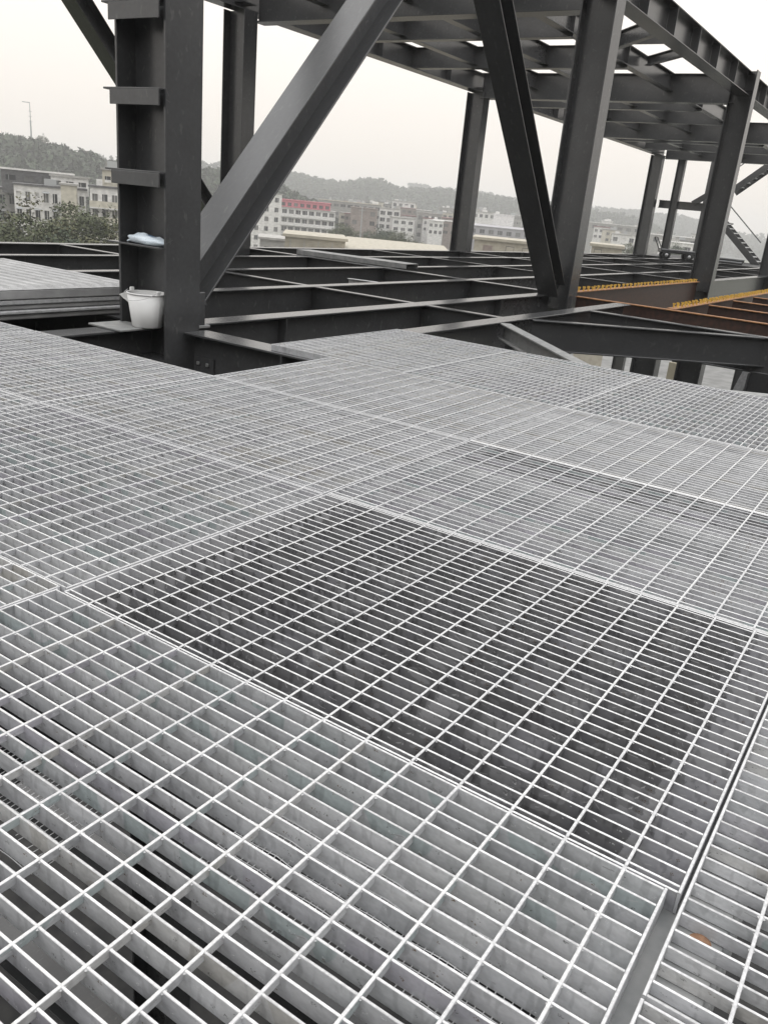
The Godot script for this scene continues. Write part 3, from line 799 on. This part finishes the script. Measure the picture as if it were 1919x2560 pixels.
	for q in [Vector3(-10.3, 0, -43.6), Vector3(-10.3, 0, -41.4), Vector3(-6.9, 0, -43.6)]:
		part("post", slab(0.14, 5.2, 0.14, 0.0), M.paint_b, sr, q + Vector3(0, 2.5, 0))

func flight(t: Node3D, a: Vector3, b: Vector3, n: int) -> void:
	var d := b - a
	var ang := atan2(d.y, d.x)
	for s in [-0.5, 0.5]:
		part("stringer", slab(d.length() + 0.3, 0.26, 0.05, 0.0), M.paint_b, t, (a + b) / 2.0 + Vector3(0, 0, s), Basis(Vector3.BACK, ang))
	for k in n:
		part("tread", slab(0.27, 0.04, 0.96, 0.0), M.galv, t, a + d * (k + 0.5) / n + Vector3(0, 0.05, 0))
	st_rail(t, a + Vector3(0, 0.95, 0.5), b + Vector3(0, 0.95, 0.5))

func st_rail(t: Node3D, a: Vector3, b: Vector3) -> void:
	var st := new_st()
	add_tube(st, [a, b], 0.025, 5)
	part("handrail", st.commit(), M.paint_b, t)

func wire_mesh(label: String, at: Vector3, lx: float, lz: float, shear: float, seed_: int) -> void:
	var t := thing("wire_mesh", label, "wire mesh", at)
	var n := noise(seed_, 5.0, 2)
	var pos := func(x: float, z: float) -> Vector3:
		var e := n.get_noise_2d(x, z)
		return Vector3(x + 0.003 * n.get_noise_2d(z * 2.0, 40.0 + x), -0.010 + 0.006 * e, z + shear * 0.0 + 0.003 * n.get_noise_2d(90.0 + x * 2.0, z))
	var st := new_st()
	var x := -lx / 2.0
	while x <= lx / 2.0:
		var ln := lz * (0.8 + 0.2 * n.get_noise_2d(x * 4.0, 5.0))
		var pts: Array = []
		for k in 7: pts.append(pos.call(x, -lz / 2.0 + ln * k / 6.0))
		add_tube(st, pts, 0.0009, 4)
		x += 0.0125
	part("cross_wire", st.commit(), M.wire, t).set_meta("kind", "stuff")
	st = new_st()
	var z := -lz / 2.0
	while z <= lz / 2.0:
		var pts2: Array = []
		for k in 25: pts2.append(pos.call(-lx / 2.0 + lx * k / 24.0, z) + Vector3(0, 0.001, 0))
		add_tube(st, pts2, 0.0009, 4)
		z += 0.0125
	part("long_wire", st.commit(), M.wire, t).set_meta("kind", "stuff")

# ------------------------------------------------------------------ town, trees and hills
# facade faces local +z, its front plane passes through (x, z); rows are window rows counted from the top
func building(called: String, label: String, x: float, z: float, yaw: float, w: float, d: float, top: float, base: float, rows: int, cols: int, wall: Material, opt := {}) -> Node3D:
	var t := thing(called, label, "building", Vector3(x, base, z), deg_to_rad(yaw), "buildings of the town below")
	var h := top - base
	var rec := 0.3
	var st := new_st()
	add_box(st, Vector3(w, h, d - rec), 0.0, Transform3D(Basis.IDENTITY, Vector3(0, h / 2.0, -rec - (d - rec) / 2.0)))
	var fh: float = opt.get("floor", 3.0)
	var wh: float = opt.get("win", 1.4)
	var head: float = opt.get("head", 0.9)
	var bay := w / maxf(cols, 1)
	var ww: float = opt.get("width", 0.55) * bay
	var ytop := h
	for r in rows:
		var y1 := h - head - r * fh
		var y0 := y1 - wh
		add_box(st, Vector3(w, ytop - y1, rec), 0.0, Transform3D(Basis.IDENTITY, Vector3(0, (ytop + y1) / 2.0, -rec / 2.0)))
		for c in cols + 1:
			var pw := bay - ww if c > 0 and c < cols else (bay - ww) / 2.0
			var px := -w / 2.0 + c * bay
			if c == 0: px += pw / 2.0
			if c == cols: px -= pw / 2.0
			add_box(st, Vector3(pw, wh, rec), 0.0, Transform3D(Basis.IDENTITY, Vector3(px, (y0 + y1) / 2.0, -rec / 2.0)))
		for c in cols:
			if rng.randf() < opt.get("blank", 0.0): continue
			var o := part("window", slab(ww, wh, 0.06, 0.0), [M.glass, M.glass_b, M.glass_c][rng.randi() % 3], t, Vector3(-w / 2.0 + (c + 0.5) * bay, (y0 + y1) / 2.0, -rec + 0.04))
			part("mullion", slab(0.07, wh, 0.05, 0.0), wall if rng.randf() < 0.6 else M.frame, o, Vector3(rng.randf_range(-0.2, 0.2) * ww, 0, 0.06))
			part("sill", slab(ww + 0.2, 0.12, 0.16, 0.0), wall, o, Vector3(0, -wh / 2.0 - 0.05, rec - 0.02))
			if opt.get("awning", false) and rng.randf() < 0.4:
				part("awning", slab(ww + 0.3, 0.06, 0.7, 0.0), M.frame, o, Vector3(0, wh / 2.0 + 0.1, rec + 0.3), Basis(Vector3.RIGHT, 0.3))
		if opt.get("balcony", false) and r < rows - opt.get("skip", 0):
			part("balcony", slab(w + 0.2, 0.95, 0.1, 0.0), wall if not opt.has("rail") else opt.rail, t, Vector3(0, y0 - 0.25, 1.05))
			part("balcony_slab", slab(w + 0.2, 0.16, 1.1, 0.0), wall, t, Vector3(0, y0 - 0.75, 0.56))
		ytop = y0
	add_box(st, Vector3(w, ytop, rec), 0.0, Transform3D(Basis.IDENTITY, Vector3(0, ytop / 2.0, -rec / 2.0)))
	part("wall", st.commit(), wall, t)
	var rf: Material = opt.get("roof", M.concrete)
	part("roof", slab(w + 0.5, 0.28, d + 0.5, 0.0), rf, t, Vector3(0, h + 0.14, -d / 2.0))
	if opt.get("parapet", false):
		for s in [-1.0, 1.0]:
			part("parapet", slab(0.2, 0.8, d, 0.0), wall, t, Vector3(s * (w / 2.0), h + 0.68, -d / 2.0))
		part("parapet", slab(w, 0.8, 0.2, 0.0), wall, t, Vector3(0, h + 0.68, -0.1))
	for k in opt.get("clutter", 0):
		part("roof_box", slab(rng.randf_range(0.8, 2.2), rng.randf_range(0.6, 1.5), rng.randf_range(0.8, 2.0), 0.0), [M.white_wall, M.concrete, M.frame][rng.randi() % 3], t, Vector3(rng.randf_range(-0.45, 0.45) * w, h + 0.6, rng.randf_range(-0.8, -0.2) * d))
	return t

func town_materials() -> void:
	M.white_wall = rough_mat(31, lin(0.46, 0.455, 0.44), lin(0.68, 0.67, 0.65), 0.9, 0.0, 0.12, 0.02)
	M.cream_wall = rough_mat(32, lin(0.36, 0.34, 0.28), lin(0.50, 0.47, 0.39), 0.9, 0.0, 0.12, 0.02)
	M.grey_wall = rough_mat(33, lin(0.20, 0.20, 0.19), lin(0.32, 0.31, 0.29), 0.9, 0.0, 0.12, 0.02)
	M.brown_wall = rough_mat(34, lin(0.17, 0.14, 0.125), lin(0.26, 0.215, 0.19), 0.9, 0.0, 0.12, 0.02)
	M.pink = rough_mat(35, lin(0.36, 0.09, 0.115), lin(0.50, 0.15, 0.18), 0.8, 0.0, 0.2, 0.02)
	M.maroon = rough_mat(36, lin(0.14, 0.06, 0.06), lin(0.22, 0.10, 0.10), 0.8, 0.0, 0.2, 0.02)
	M.concrete = rough_mat(37, lin(0.24, 0.235, 0.22), lin(0.36, 0.35, 0.33), 0.9, 0.0, 0.1, 0.02)
	M.beige = rough_mat(38, lin(0.27, 0.25, 0.20), lin(0.37, 0.34, 0.28), 0.85, 0.0, 0.12, 0.02)
	M.dark_roof = rough_mat(39, lin(0.05, 0.05, 0.052), lin(0.10, 0.10, 0.10), 0.8, 0.0, 0.2, 0.02)
	M.lilac_roof = rough_mat(40, lin(0.24, 0.235, 0.25), lin(0.30, 0.295, 0.31), 0.8, 0.0, 0.05, 0.02)
	M.frame = flat_mat(lin(0.30, 0.31, 0.31), 0.6)
	M.glass = flat_mat(lin(0.020, 0.022, 0.024), 0.15)
	M.glass_b = flat_mat(lin(0.045, 0.048, 0.05), 0.2)
	M.glass_c = flat_mat(lin(0.10, 0.10, 0.095), 0.5)
	M.bark = rough_mat(41, lin(0.05, 0.04, 0.03), lin(0.11, 0.09, 0.07), 0.9, 0.0, 0.8)
	M.grassland = rough_mat(42, lin(0.05, 0.06, 0.035), lin(0.13, 0.13, 0.09), 0.95, 0.0, 0.01)
	M.wooded = rough_mat(43, lin(0.020, 0.029, 0.024), lin(0.034, 0.044, 0.034), 0.95, 0.0, 0.02)
	for k in 3:
		var lm := StandardMaterial3D.new()
		lm.albedo_color = [lin(0.046, 0.058, 0.018), lin(0.030, 0.048, 0.020), lin(0.064, 0.066, 0.022)][k]
		lm.roughness = 0.75
		lm.cull_mode = BaseMaterial3D.CULL_DISABLED
		lm.backlight_enabled = true
		lm.backlight = Color(0.15, 0.18, 0.08)
		lm.vertex_color_use_as_albedo = true
		M["leaf%d" % k] = lm

func crown_mesh(seed_: int, clumps: int, leaves: int, leaf: float, squash: float) -> ArrayMesh:
	var key := "crown%d" % seed_
	if cache.has(key): return cache[key]
	var r := RandomNumberGenerator.new()
	r.seed = seed_
	var st := new_st()
	for k in clumps:
		var d := Vector3(r.randfn(), r.randfn(), r.randfn()).normalized()
		var c := d * pow(r.randf(), 0.4) * (0.72 + 0.28 * r.randf())
		c.y *= squash
		var cr := r.randf_range(0.12, 0.26)
		var shade := r.randf_range(0.75, 1.2)
		for j in leaves:
			var e := Vector3(r.randfn(), r.randfn(), r.randfn()).normalized()
			var p := c + e * cr * pow(r.randf(), 0.5) * Vector3(1.2, 0.8, 1.2)
			var u := Vector3(r.randfn(), r.randfn() * 0.6, r.randfn()).normalized()
			var v := u.cross(e + Vector3(0, 0.3, 0)).normalized()
			var s := leaf * r.randf_range(0.6, 1.3)
			var n := (e * 0.6 + d * 0.4 + Vector3(0, 0.25, 0)).normalized()
			st.set_color(Color(shade, shade * r.randf_range(0.92, 1.06), shade * 0.95))
			tri(st, p - u * s, p + v * s * 0.55, p + u * s, n)
			tri(st, p - u * s, p + u * s, p - v * s * 0.55, n)
	cache[key] = st.commit()
	return cache[key]

func tree(called: String, label: String, at: Vector3, height: float, radius: float, kind: int, group: String) -> void:
	var t := thing(called, label, "tree", at, rng.randf() * TAU, group)
	var st := new_st()
	var th := height - radius * 0.9
	add_tube(st, [Vector3.ZERO, Vector3(0.2, th * 0.5, 0.1), Vector3(0.0, th, 0.0)], height * 0.022, 8, height * 0.010)
	for k in 5:
		var a := TAU * k / 5.0
		add_tube(st, [Vector3(0.1, th * (0.6 + 0.06 * k), 0), Vector3(cos(a) * radius * 0.35, th * 0.85, sin(a) * radius * 0.35), Vector3(cos(a) * radius * 0.7, th + radius * 0.3, sin(a) * radius * 0.7)], height * 0.008, 6, height * 0.003)
	part("trunk", st.commit(), M.bark, t)
	part("crown", crown_mesh(500 + kind, 130, 80, 0.030, [0.8, 0.95, 1.15][kind % 3]), M["leaf%d" % (kind % 3)], t, Vector3(0, height - radius * [0.8, 0.95, 1.15][kind % 3], 0), Basis.IDENTITY.scaled(Vector3.ONE * radius))

func hill(called: String, ridge: Array, toward: Vector3, front: float, back: float, seed_: int, count: int, size_: float, crowns: bool) -> void:
	var n := noise(seed_, 0.012, 4)
	var fine: Array = []
	for i in ridge.size() - 1:
		for k in 6:
			fine.append((ridge[i] as Vector3).lerp(ridge[i + 1], k / 6.0))
	fine.append(ridge[-1])
	var H := func(i: int, t: float) -> Vector3:
		var p: Vector3 = fine[i]
		var q := p + toward * (front if t > 0.0 else back) * t
		var e := smoothstep(0.0, 1.0, absf(t))
		q.y = lerpf(p.y, -20.0, e) + n.get_noise_2d(q.x, q.z) * 5.0 * (1.0 - absf(t)) * minf(1.0, absf(t) * 4.0 + 0.15)
		return q
	var st := new_st()
	st.set_smooth_group(0)
	for i in fine.size() - 1:
		for j in range(-4, 10):
			var a: Vector3 = H.call(i, j / 10.0 if j >= 0 else j / 4.0)
			var b: Vector3 = H.call(i + 1, j / 10.0 if j >= 0 else j / 4.0)
			var c: Vector3 = H.call(i + 1, (j + 1) / 10.0 if j >= 0 else (j + 1) / 4.0)
			var d: Vector3 = H.call(i, (j + 1) / 10.0 if j >= 0 else (j + 1) / 4.0)
			for v in [a, b, c, a, c, d]: st.add_vertex(v)
	st.generate_normals()
	struct(called, st.commit(), M.wooded)
	var mm := MultiMesh.new()
	mm.transform_format = MultiMesh.TRANSFORM_3D
	mm.use_colors = true
	mm.mesh = crown_mesh(900, 16, 12, 0.16, 1.0)
	mm.instance_count = count
	for k in count:
		var t := pow(rng.randf(), 1.3) * 0.9 if rng.randf() < 0.75 else rng.randf() * 0.05
		var f := rng.randf() * (fine.size() - 1.01)
		var p: Vector3 = (H.call(int(f), t) as Vector3).lerp(H.call(int(f) + 1, t), f - int(f))
		var s := size_ * rng.randf_range(0.55, 1.25)
		mm.set_instance_transform(k, Transform3D(Basis(Vector3.UP, rng.randf() * TAU).scaled(Vector3(s, s * rng.randf_range(0.9, 1.5), s)), p + Vector3(0, s * 0.5, 0)))
		var g := rng.randf_range(0.6, 1.2)
		mm.set_instance_color(k, Color(g, g, g))
	var mi := MultiMeshInstance3D.new()
	mi.name = numbered("forest")
	mi.multimesh = mm
	mi.material_override = M.leaf1
	add_child(mi)
	tag(mi, {"hill_left": "dark wood covering the hill behind the left buildings", "hill_middle": "hazy wood covering the middle hills", "hill_right": "faint hazy wood on the far right hills"}[called], "forest", "", "stuff")

func build_background() -> void:
	town_materials()
	var gp := PlaneMesh.new()
	gp.size = Vector2(3400, 3400)
	struct("ground", gp, M.grassland, Vector3(-300, -20.0, -300))
	hill("hill_left", [Vector3(-420, 2, -110), Vector3(-372, 7, -190), Vector3(-352, 4, -229), Vector3(-347, 5, -236), Vector3(-341, 4, -246), Vector3(-334, 2, -255), Vector3(-328, 0, -263), Vector3(-322, -1, -270), Vector3(-312, -2, -281), Vector3(-297, 2, -297), Vector3(-286, 1, -308), Vector3(-262, -9, -330), Vector3(-230, -21, -352)], Vector3(0.83, 0, 0.55), 150.0, 120.0, 61, 900, 6.0, true)
	hill("hill_middle", [Vector3(-760, 8, -520), Vector3(-690, 10, -590), Vector3(-626, 14, -646), Vector3(-603, 13, -668), Vector3(-575, 14, -692), Vector3(-555, 10, -709), Vector3(-538, 8, -721), Vector3(-522, 10, -733), Vector3(-512, 15, -740), Vector3(-500, 11, -748), Vector3(-489, 8, -756), Vector3(-468, 9, -769), Vector3(-444, 11, -783), Vector3(-419, 9, -797), Vector3(-397, 8, -808), Vector3(-364, 10, -823), Vector3(-320, 6, -850), Vector3(-270, -2, -880)], Vector3(0.58, 0, 0.81), 220.0, 200.0, 62, 1900, 7.5, true)
	hill("hill_right", [Vector3(-700, 22, -1110), Vector3(-605, 20, -1151), Vector3(-536, 14, -1184), Vector3(-499, 12, -1201), Vector3(-457, 14, -1217), Vector3(-409, 15, -1234), Vector3(-383, 16, -1242), Vector3(-341, 14, -1255), Vector3(-313, 6, -1262), Vector3(-260, -2, -1274), Vector3(-180, 0, -1290), Vector3(-60, 4, -1300)], Vector3(0.35, 0, 0.94), 300.0, 200.0, 63, 1300, 8.0, true)
	# trees on the left ridge
	for q in [[-351.0, -231.0, 9.0, 4.5, 0], [-347.5, -236.0, 9.5, 4.2, 1], [-343.0, -243.0, 12.0, 3.2, 2], [-341.0, -246.0, 8.5, 4.2, 0], [-337.0, -250.0, 8.0, 3.6, 1], [-357.0, -220.0, 7.0, 4.0, 1]]:
		tree("ridge_tree", ["tall tree on the left ridge beside the mast, left of it", "round tree on the left ridge just left of the mast", "pointed tree on the left ridge right of the mast", "broad tree on the left ridge behind the pointed one", "rightmost tall tree on the left ridge", "low tree on the left ridge at the picture edge"][[-351.0, -347.5, -343.0, -341.0, -337.0, -357.0].find(q[0])], Vector3(q[0], 4.0, q[1]), q[2], q[3], q[4], "trees on the left ridge")
	# mast
	var ms := thing("antenna_mast", "thin antenna mast with side arm on the left hilltop", "mast", Vector3(-345.4, 6.0, -239.2))
	var st := new_st()
	add_tube(st, [Vector3.ZERO, Vector3(0, 14.5, 0)], 0.42, 8, 0.30)
	part("pole", st.commit(), M.frame, ms)
	st = new_st()
	add_tube(st, [Vector3(0, 14.5, 0), Vector3(0, 21.5, 0)], 0.2, 6, 0.12)
	part("upper_pole", st.commit(), M.frame, ms)
	part("arm", slab(3.0, 0.3, 0.3, 0.0), M.frame, ms, Vector3(-0.9, 21.4, 1.2), Basis(Vector3.UP, 0.96))
	for k in 3:
		part("antenna", slab(1.6, 0.12, 0.12, 0.0), M.frame, ms, Vector3(0, 14.0 + 2.0 * k, 0), Basis(Vector3.UP, 0.96))

	# --- left cluster
	building("apartment_block", "white apartment block with dark windows in the middle of the left cluster", -121.9, -87.3, 54.4, 10.6, 10.0, -1.5, -20.0, 5, 8, M.white_wall, {"floor": 2.6, "win": 1.4, "width": 0.52, "blank": 0.12, "awning": true, "clutter": 3, "roof": M.dark_roof})
	building("apartment_block", "darker block at the left picture edge beside the white apartment block", -137.5, -88.0, 57.2, 6.5, 10.0, -2.6, -20.0, 4, 4, M.grey_wall, {"floor": 2.6, "roof": M.dark_roof, "awning": true})
	building("rooftop_hall", "dark rooftop hall with a white roof edge above the white apartment block", -129.5, -90.5, 55.9, 11.0, 8.0, 0.6, -3.0, 1, 4, M.dark_roof, {"win": 0.8, "head": 0.8, "roof": M.white_wall})
	building("penthouse", "low white penthouse with a long window right of the rooftop hall", -122.2, -91.2, 53.4, 5.7, 5.0, 0.25, -2.4, 1, 3, M.white_wall, {"win": 0.7, "head": 0.6, "width": 0.6, "roof": M.concrete})
	building("apartment_block", "white block with green balconies at right of the left cluster", -108.6, -88.0, 51.5, 5.6, 9.0, -0.7, -20.0, 6, 4, M.white_wall, {"floor": 2.2, "win": 1.2, "balcony": true, "rail": M.cream_wall, "roof": M.dark_roof, "clutter": 2})
	building("stair_tower", "blank beige concrete tower between the two left apartment blocks", -112.9, -84.0, 51.5, 2.2, 6.0, -0.8, -20.0, 0, 1, M.cream_wall, {"roof": M.concrete})
	building("penthouse", "pale greenish rooftop storey on the right block of the left cluster", -110.6, -91.4, 51.1, 4.8, 5.0, 1.9, -1.0, 1, 3, M.cream_wall, {"win": 0.9, "head": 0.9, "clutter": 3, "roof": M.concrete})
	# --- middle town
	building("apartment_block", "long white block with a pink top storey and roof in the middle of the town", -188.2, -233.4, 38.9, 20.5, 14.0, -3.4, -20.0, 4, 9, M.white_wall, {"floor": 2.75, "win": 1.5, "head": 0.4, "width": 0.72, "balcony": true, "skip": 2, "roof": M.concrete})
	building("pink_storey", "pink top storey with pink roof on the long white block", -188.8, -234.2, 38.9, 17.0, 12.0, -0.9, -3.1, 1, 8, M.pink, {"win": 1.1, "head": 0.7, "width": 0.6, "roof": M.pink})
	building("apartment_block", "white block with small windows left of the pink-topped block", -171.5, -195.0, 41.4, 8.5, 10.0, 0.6, -20.0, 6, 3, M.white_wall, {"floor": 2.7, "win": 1.3, "width": 0.4, "clutter": 2})
	building("hill_house", "small white house above the pink-topped block", -271.2, -320.7, 40.2, 9.0, 8.0, 2.6, -8.0, 2, 3, M.white_wall, {"clutter": 2})
	building("flat_block", "long grey-beige flat-roofed block right of the pink-topped block", -199.7, -274.9, 36.0, 24.0, 14.0, 0.2, -20.0, 3, 9, M.grey_wall, {"floor": 3.0, "win": 1.0, "width": 0.7, "roof": M.cream_wall, "clutter": 4})
	building("flat_block", "brownish block in front of the grey-beige flat-roofed block", -172.3, -245.5, 35.1, 9.0, 10.0, -1.2, -20.0, 2, 3, M.brown_wall, {"blank": 0.6, "roof": M.brown_wall})
	building("town_house", "white three-storey house right of the brownish block", -176.1, -267.1, 33.4, 7.5, 9.0, -0.6, -20.0, 4, 3, M.white_wall, {"floor": 2.3, "win": 1.3, "width": 0.7, "clutter": 2})
	building("town_house", "grey house between the white three-storey house and the centre column", -164.5, -276.0, 33.0, 9.0, 9.0, -0.9, -20.0, 3, 4, M.grey_wall, {"clutter": 3})
	building("town_house", "pale house with rooftop boxes high up left of the centre column", -226.0, -354.0, 31.1, 11.0, 10.0, 2.6, -12.0, 2, 4, M.white_wall, {"clutter": 4})
	building("town_house", "low grey houses' block just left of the centre column", -206.0, -368.0, 31.1, 15.0, 10.0, 1.6, -14.0, 2, 6, M.grey_wall, {"clutter": 4, "roof": M.concrete})
	building("warehouse", "low maroon-roofed warehouse left of the centre column", -176.3, -302.3, 30.2, 12.0, 12.0, -2.2, -20.0, 1, 5, M.brown_wall, {"roof": M.maroon})
	building("warehouse", "wide lilac-grey flat roof right of the centre column", -140.0, -289.0, 25.9, 26.0, 60.0, -3.6, -20.0, 1, 8, M.lilac_roof, {"roof": M.lilac_roof})
	building("town_house", "small white house with a domed box behind the lilac roof", -190.0, -368.0, 27.4, 10.0, 8.0, 1.4, -14.0, 1, 4, M.white_wall, {"clutter": 4})
	building("water_tank", "white tank house standing over the lilac roof", -164.5, -337.0, 26.0, 8.6, 7.0, 1.1, -14.0, 0, 1, M.white_wall, {"clutter": 2, "roof": M.white_wall})
	building("warehouse", "long hazy white-roofed warehouse between middle column and far posts", -132.0, -385.0, 19.0, 30.0, 20.0, 1.6, -20.0, 1, 8, M.grey_wall, {"roof": M.white_wall})
	building("town_house", "pale cluttered house below the hazy white-roofed warehouse", -98.0, -300.0, 18.0, 11.0, 10.0, -1.6, -20.0, 2, 4, M.white_wall, {"clutter": 5, "blank": 0.3})
	building("warehouse", "hazy long warehouse seen between the slim posts", -87.0, -318.2, 15.3, 22.0, 14.0, -0.6, -20.0, 1, 7, M.grey_wall, {"roof": M.white_wall})
	building("warehouse", "white low warehouse behind the far end frame", -69.0, -262.0, 14.8, 13.0, 12.0, -2.0, -20.0, 1, 4, M.white_wall, {"roof": M.white_wall, "clutter": 2})
	# --- the crowd of small houses farther off
	var small := [[-182.4, -251.2, 39, 6.9, -3.4], [-179.5, -248.2, 24, 4.6, -3.5], [-246.3, -340.1, 33, 4.3, -0.1], [-252.5, -348.9, 28, 8.1, 0.3], [-216.4, -305.0, 35, 3.9, -1.8], [-224.6, -318.6, 39, 4.9, -1.2], [-189.3, -270.2, 36, 4.9, -2.9], [-259.4, -376.1, 48, 7.4, 1.7], [-244.8, -356.7, 43, 3.7, 0.6], [-213.3, -314.3, 48, 4.5, -1.4], [-249.4, -373.0, 45, 7.5, 1.5], [-207.0, -311.0, 36, 5.7, -1.5], [-236.3, -359.1, 21, 7.0, 0.7], [-163.9, -257.8, 43, 7.7, -3.2], [-175.6, -279.3, 25, 5.2, -2.6], [-240.6, -382.8, 26, 6.2, 1.9], [-216.6, -345.0, 39, 7.8, -0.1], [-207.2, -341.6, 26, 6.3, -0.3], [-163.2, -274.2, 39, 4.5, -2.7], [-152.0, -259.9, 32, 5.0, -3.0], [-194.0, -338.6, 33, 7.6, -0.4], [-152.3, -267.3, 36, 8.3, -2.8]]
	var more := [[-214.9, -413.4, 35, 5.3, 2.8], [-204.0, -393.9, 26, 4.2, 2.0], [-184.9, -394.5, 20, 3.5, 1.6], [-122.6, -340.6, 7, 6.0, 0.1], [-149.4, -420.1, 12, 4.5, 2.8], [-113.9, -330.3, 33, 5.9, -0.6], [-124.6, -398.6, 7, 6.1, 2.0], [-100.4, -346.4, 8, 7.9, -0.5], [-78.8, -298.4, 29, 5.5, -1.6], [-95.3, -380.5, 4, 3.8, 0.8]]
	var nth := ["first", "second", "third", "fourth", "fifth", "sixth", "seventh", "eighth", "ninth", "tenth", "eleventh", "twelfth", "thirteenth", "fourteenth", "fifteenth", "sixteenth", "seventeenth", "eighteenth", "nineteenth", "twentieth", "twenty-first", "twenty-second"]
	var walls := [[M.white_wall, "white"], [M.cream_wall, "cream"], [M.grey_wall, "grey"], [M.white_wall, "white"], [M.brown_wall, "brownish"]]
	var roofs := [[M.concrete, "pale"], [M.grey_wall, "grey"], [M.maroon, "maroon"], [M.dark_roof, "dark"], [M.white_wall, "white"]]
	for set_ in [[small, "from left in crowd left of centre column", "crowd of small houses left of the centre column"], [more, "from left among hazy roofs right of centre column", "crowd of hazy houses right of the centre column"]]:
		for k in set_[0].size():
			var q: Array = set_[0][k]
			var wl: Array = walls[(k * 3 + 1) % 5]
			var rl: Array = roofs[(k * 2 + k / 3) % 5]
			var ho := building("small_house", "%s small house, %s roof, %s %s" % [wl[1], rl[1], nth[k], set_[1]], q[0], q[1], q[2], q[3], 6.0, q[4], -20.0, 2, 3, wl[0], {"floor": 2.2, "win": 1.0, "width": 0.6, "clutter": rng.randi() % 3, "roof": rl[0]})
			ho.set_meta("group", set_[2])
	# --- flat roofs close by
	var cf := building("low_building", "beige corrugated shed wall seen below the pink-topped block", -55.6, -70.9, 38.8, 6.2, 10.0, -3.1, -20.0, 0, 1, M.beige, {"roof": M.beige})
	for k in 17:
		part("rib", slab(0.10, 3.0, 0.10, 0.0), M.concrete if k % 4 == 1 else M.beige, cf, Vector3(-2.9 + 0.36 * k, 15.2, 0.04))
	building("low_building", "large beige flat roof seen beyond the open floor in the middle", -46.5, -71.5, 32.5, 13.5, 40.0, -4.2, -20.0, 0, 1, M.beige, {"roof": M.beige})
	building("low_building", "small grey roof left of the beige corrugated shed", -77.0, -90.2, 41.3, 5.0, 9.0, -5.0, -20.0, 1, 2, M.grey_wall, {"roof": M.concrete})
	var pr := building("low_building", "beige parapet wall with two dark door outlines beside the centre column", -41.0, -86.0, 26.1, 7.4, 9.0, -1.75, -20.0, 0, 1, M.beige, {"roof": M.beige})
	for k in 2:
		part("door_frame", slab(0.9, 1.1, 0.05, 0.0), M.dark_roof, pr, Vector3(0.2 + 1.8 * k, 17.3, 0.02))
		part("door", slab(0.8, 1.05, 0.05, 0.0), M.beige, pr, Vector3(0.2 + 1.8 * k, 17.27, 0.04))
	part("grille", slab(1.0, 0.9, 0.06, 0.0), M.brown_wall, pr, Vector3(-2.2, 17.3, 0.03))
	var p2 := building("low_building", "cream parapet block seen right of the middle column", -31.6, -90.5, 19.5, 3.2, 8.0, -1.25, -20.0, 0, 1, M.beige, {"roof": M.beige})
	part("door_frame", slab(0.8, 1.2, 0.05, 0.0), M.dark_roof, p2, Vector3(-0.9, 17.9, 0.02))
	part("door", slab(0.7, 1.12, 0.05, 0.0), M.beige, p2, Vector3(-0.9, 17.87, 0.04))
	# --- trees in front of the houses
	var near := [[-62.0, -40.0, 16.4, 4.6, 0, "olive tree at the left picture edge below the darker block"], [-66.5, -46.0, 17.0, 4.4, 2, "bushy olive tree below the white apartment block"], [-61.5, -45.5, 16.0, 4.0, 1, "dark green tree in the middle of the left clump"], [-66.0, -50.5, 17.2, 4.2, 0, "round tree before the blank beige tower"], [-60.0, -48.5, 15.6, 3.9, 2, "yellowish tree at the right of the left clump"], [-55.5, -46.5, 14.6, 3.6, 1, "low dark tree next to the near column"], [-54.0, -37.5, 14.2, 3.8, 1, "low dark tree at the bottom of the left clump"], [-75.0, -46.5, 17.2, 5.0, 1, "tree standing behind the left clump"]]
	for q in near:
		tree("leafy_tree", q[5], Vector3(q[0], -20.0, q[1]), q[2] + [2.1, 1.2, 2.0, 1.6][int(absf(q[0])) % 4], q[3] * 1.15, q[4], "trees below the left apartment blocks")
	var mid := [[-118.0, -161.0, 16.6, 4.6, 0, "dark tree right of the pink-topped block"], [-113.0, -163.0, 15.6, 4.2, 1, "lower dark tree beside the utility pole"], [-105.0, -158.0, 16.8, 4.8, 1, "broad dark tree in front of the white three-storey house"], [-99.5, -155.0, 16.4, 4.5, 0, "dark tree next but one to the centre column"], [-94.5, -153.0, 15.6, 4.0, 2, "tree nearest to the centre column"], [-109.0, -160.0, 15.2, 3.6, 2, "small tree between the dark ones in the middle"]]
	for q in mid:
		tree("leafy_tree", q[5], Vector3(q[0], -20.0, q[1]), q[2], q[3], q[4], "trees in the middle of the town")
	tree("leafy_tree", "grey hazy tree behind the far hand cart", Vector3(-51.5, -20.0, -193.0), 19.2, 4.6, 1, "hazy trees at the right")
	tree("leafy_tree", "hazy tree left of the last far-row column", Vector3(-60.5, -20.0, -190.5), 18.4, 4.2, 0, "hazy trees at the right")
	# utility pole in the town
	var up := thing("utility_pole", "thin pale utility pole among the middle trees", "pole", Vector3(-108.6, -20.0, -154.0))
	st = new_st()
	add_tube(st, [Vector3.ZERO, Vector3(0, 20.0, 0)], 0.16, 8, 0.10)
	part("pole_shaft", st.commit(), M.frame, up)
	part("cross_arm", slab(1.4, 0.12, 0.12, 0.0), M.frame, up, Vector3(0, 19.2, 0), Basis(Vector3.UP, 0.6))

func _ready() -> void:
	rng.seed = 7
	set_camera_and_light()
	make_materials()
	build_structure()
	build_gratings()
	build_background()
	build_objects()
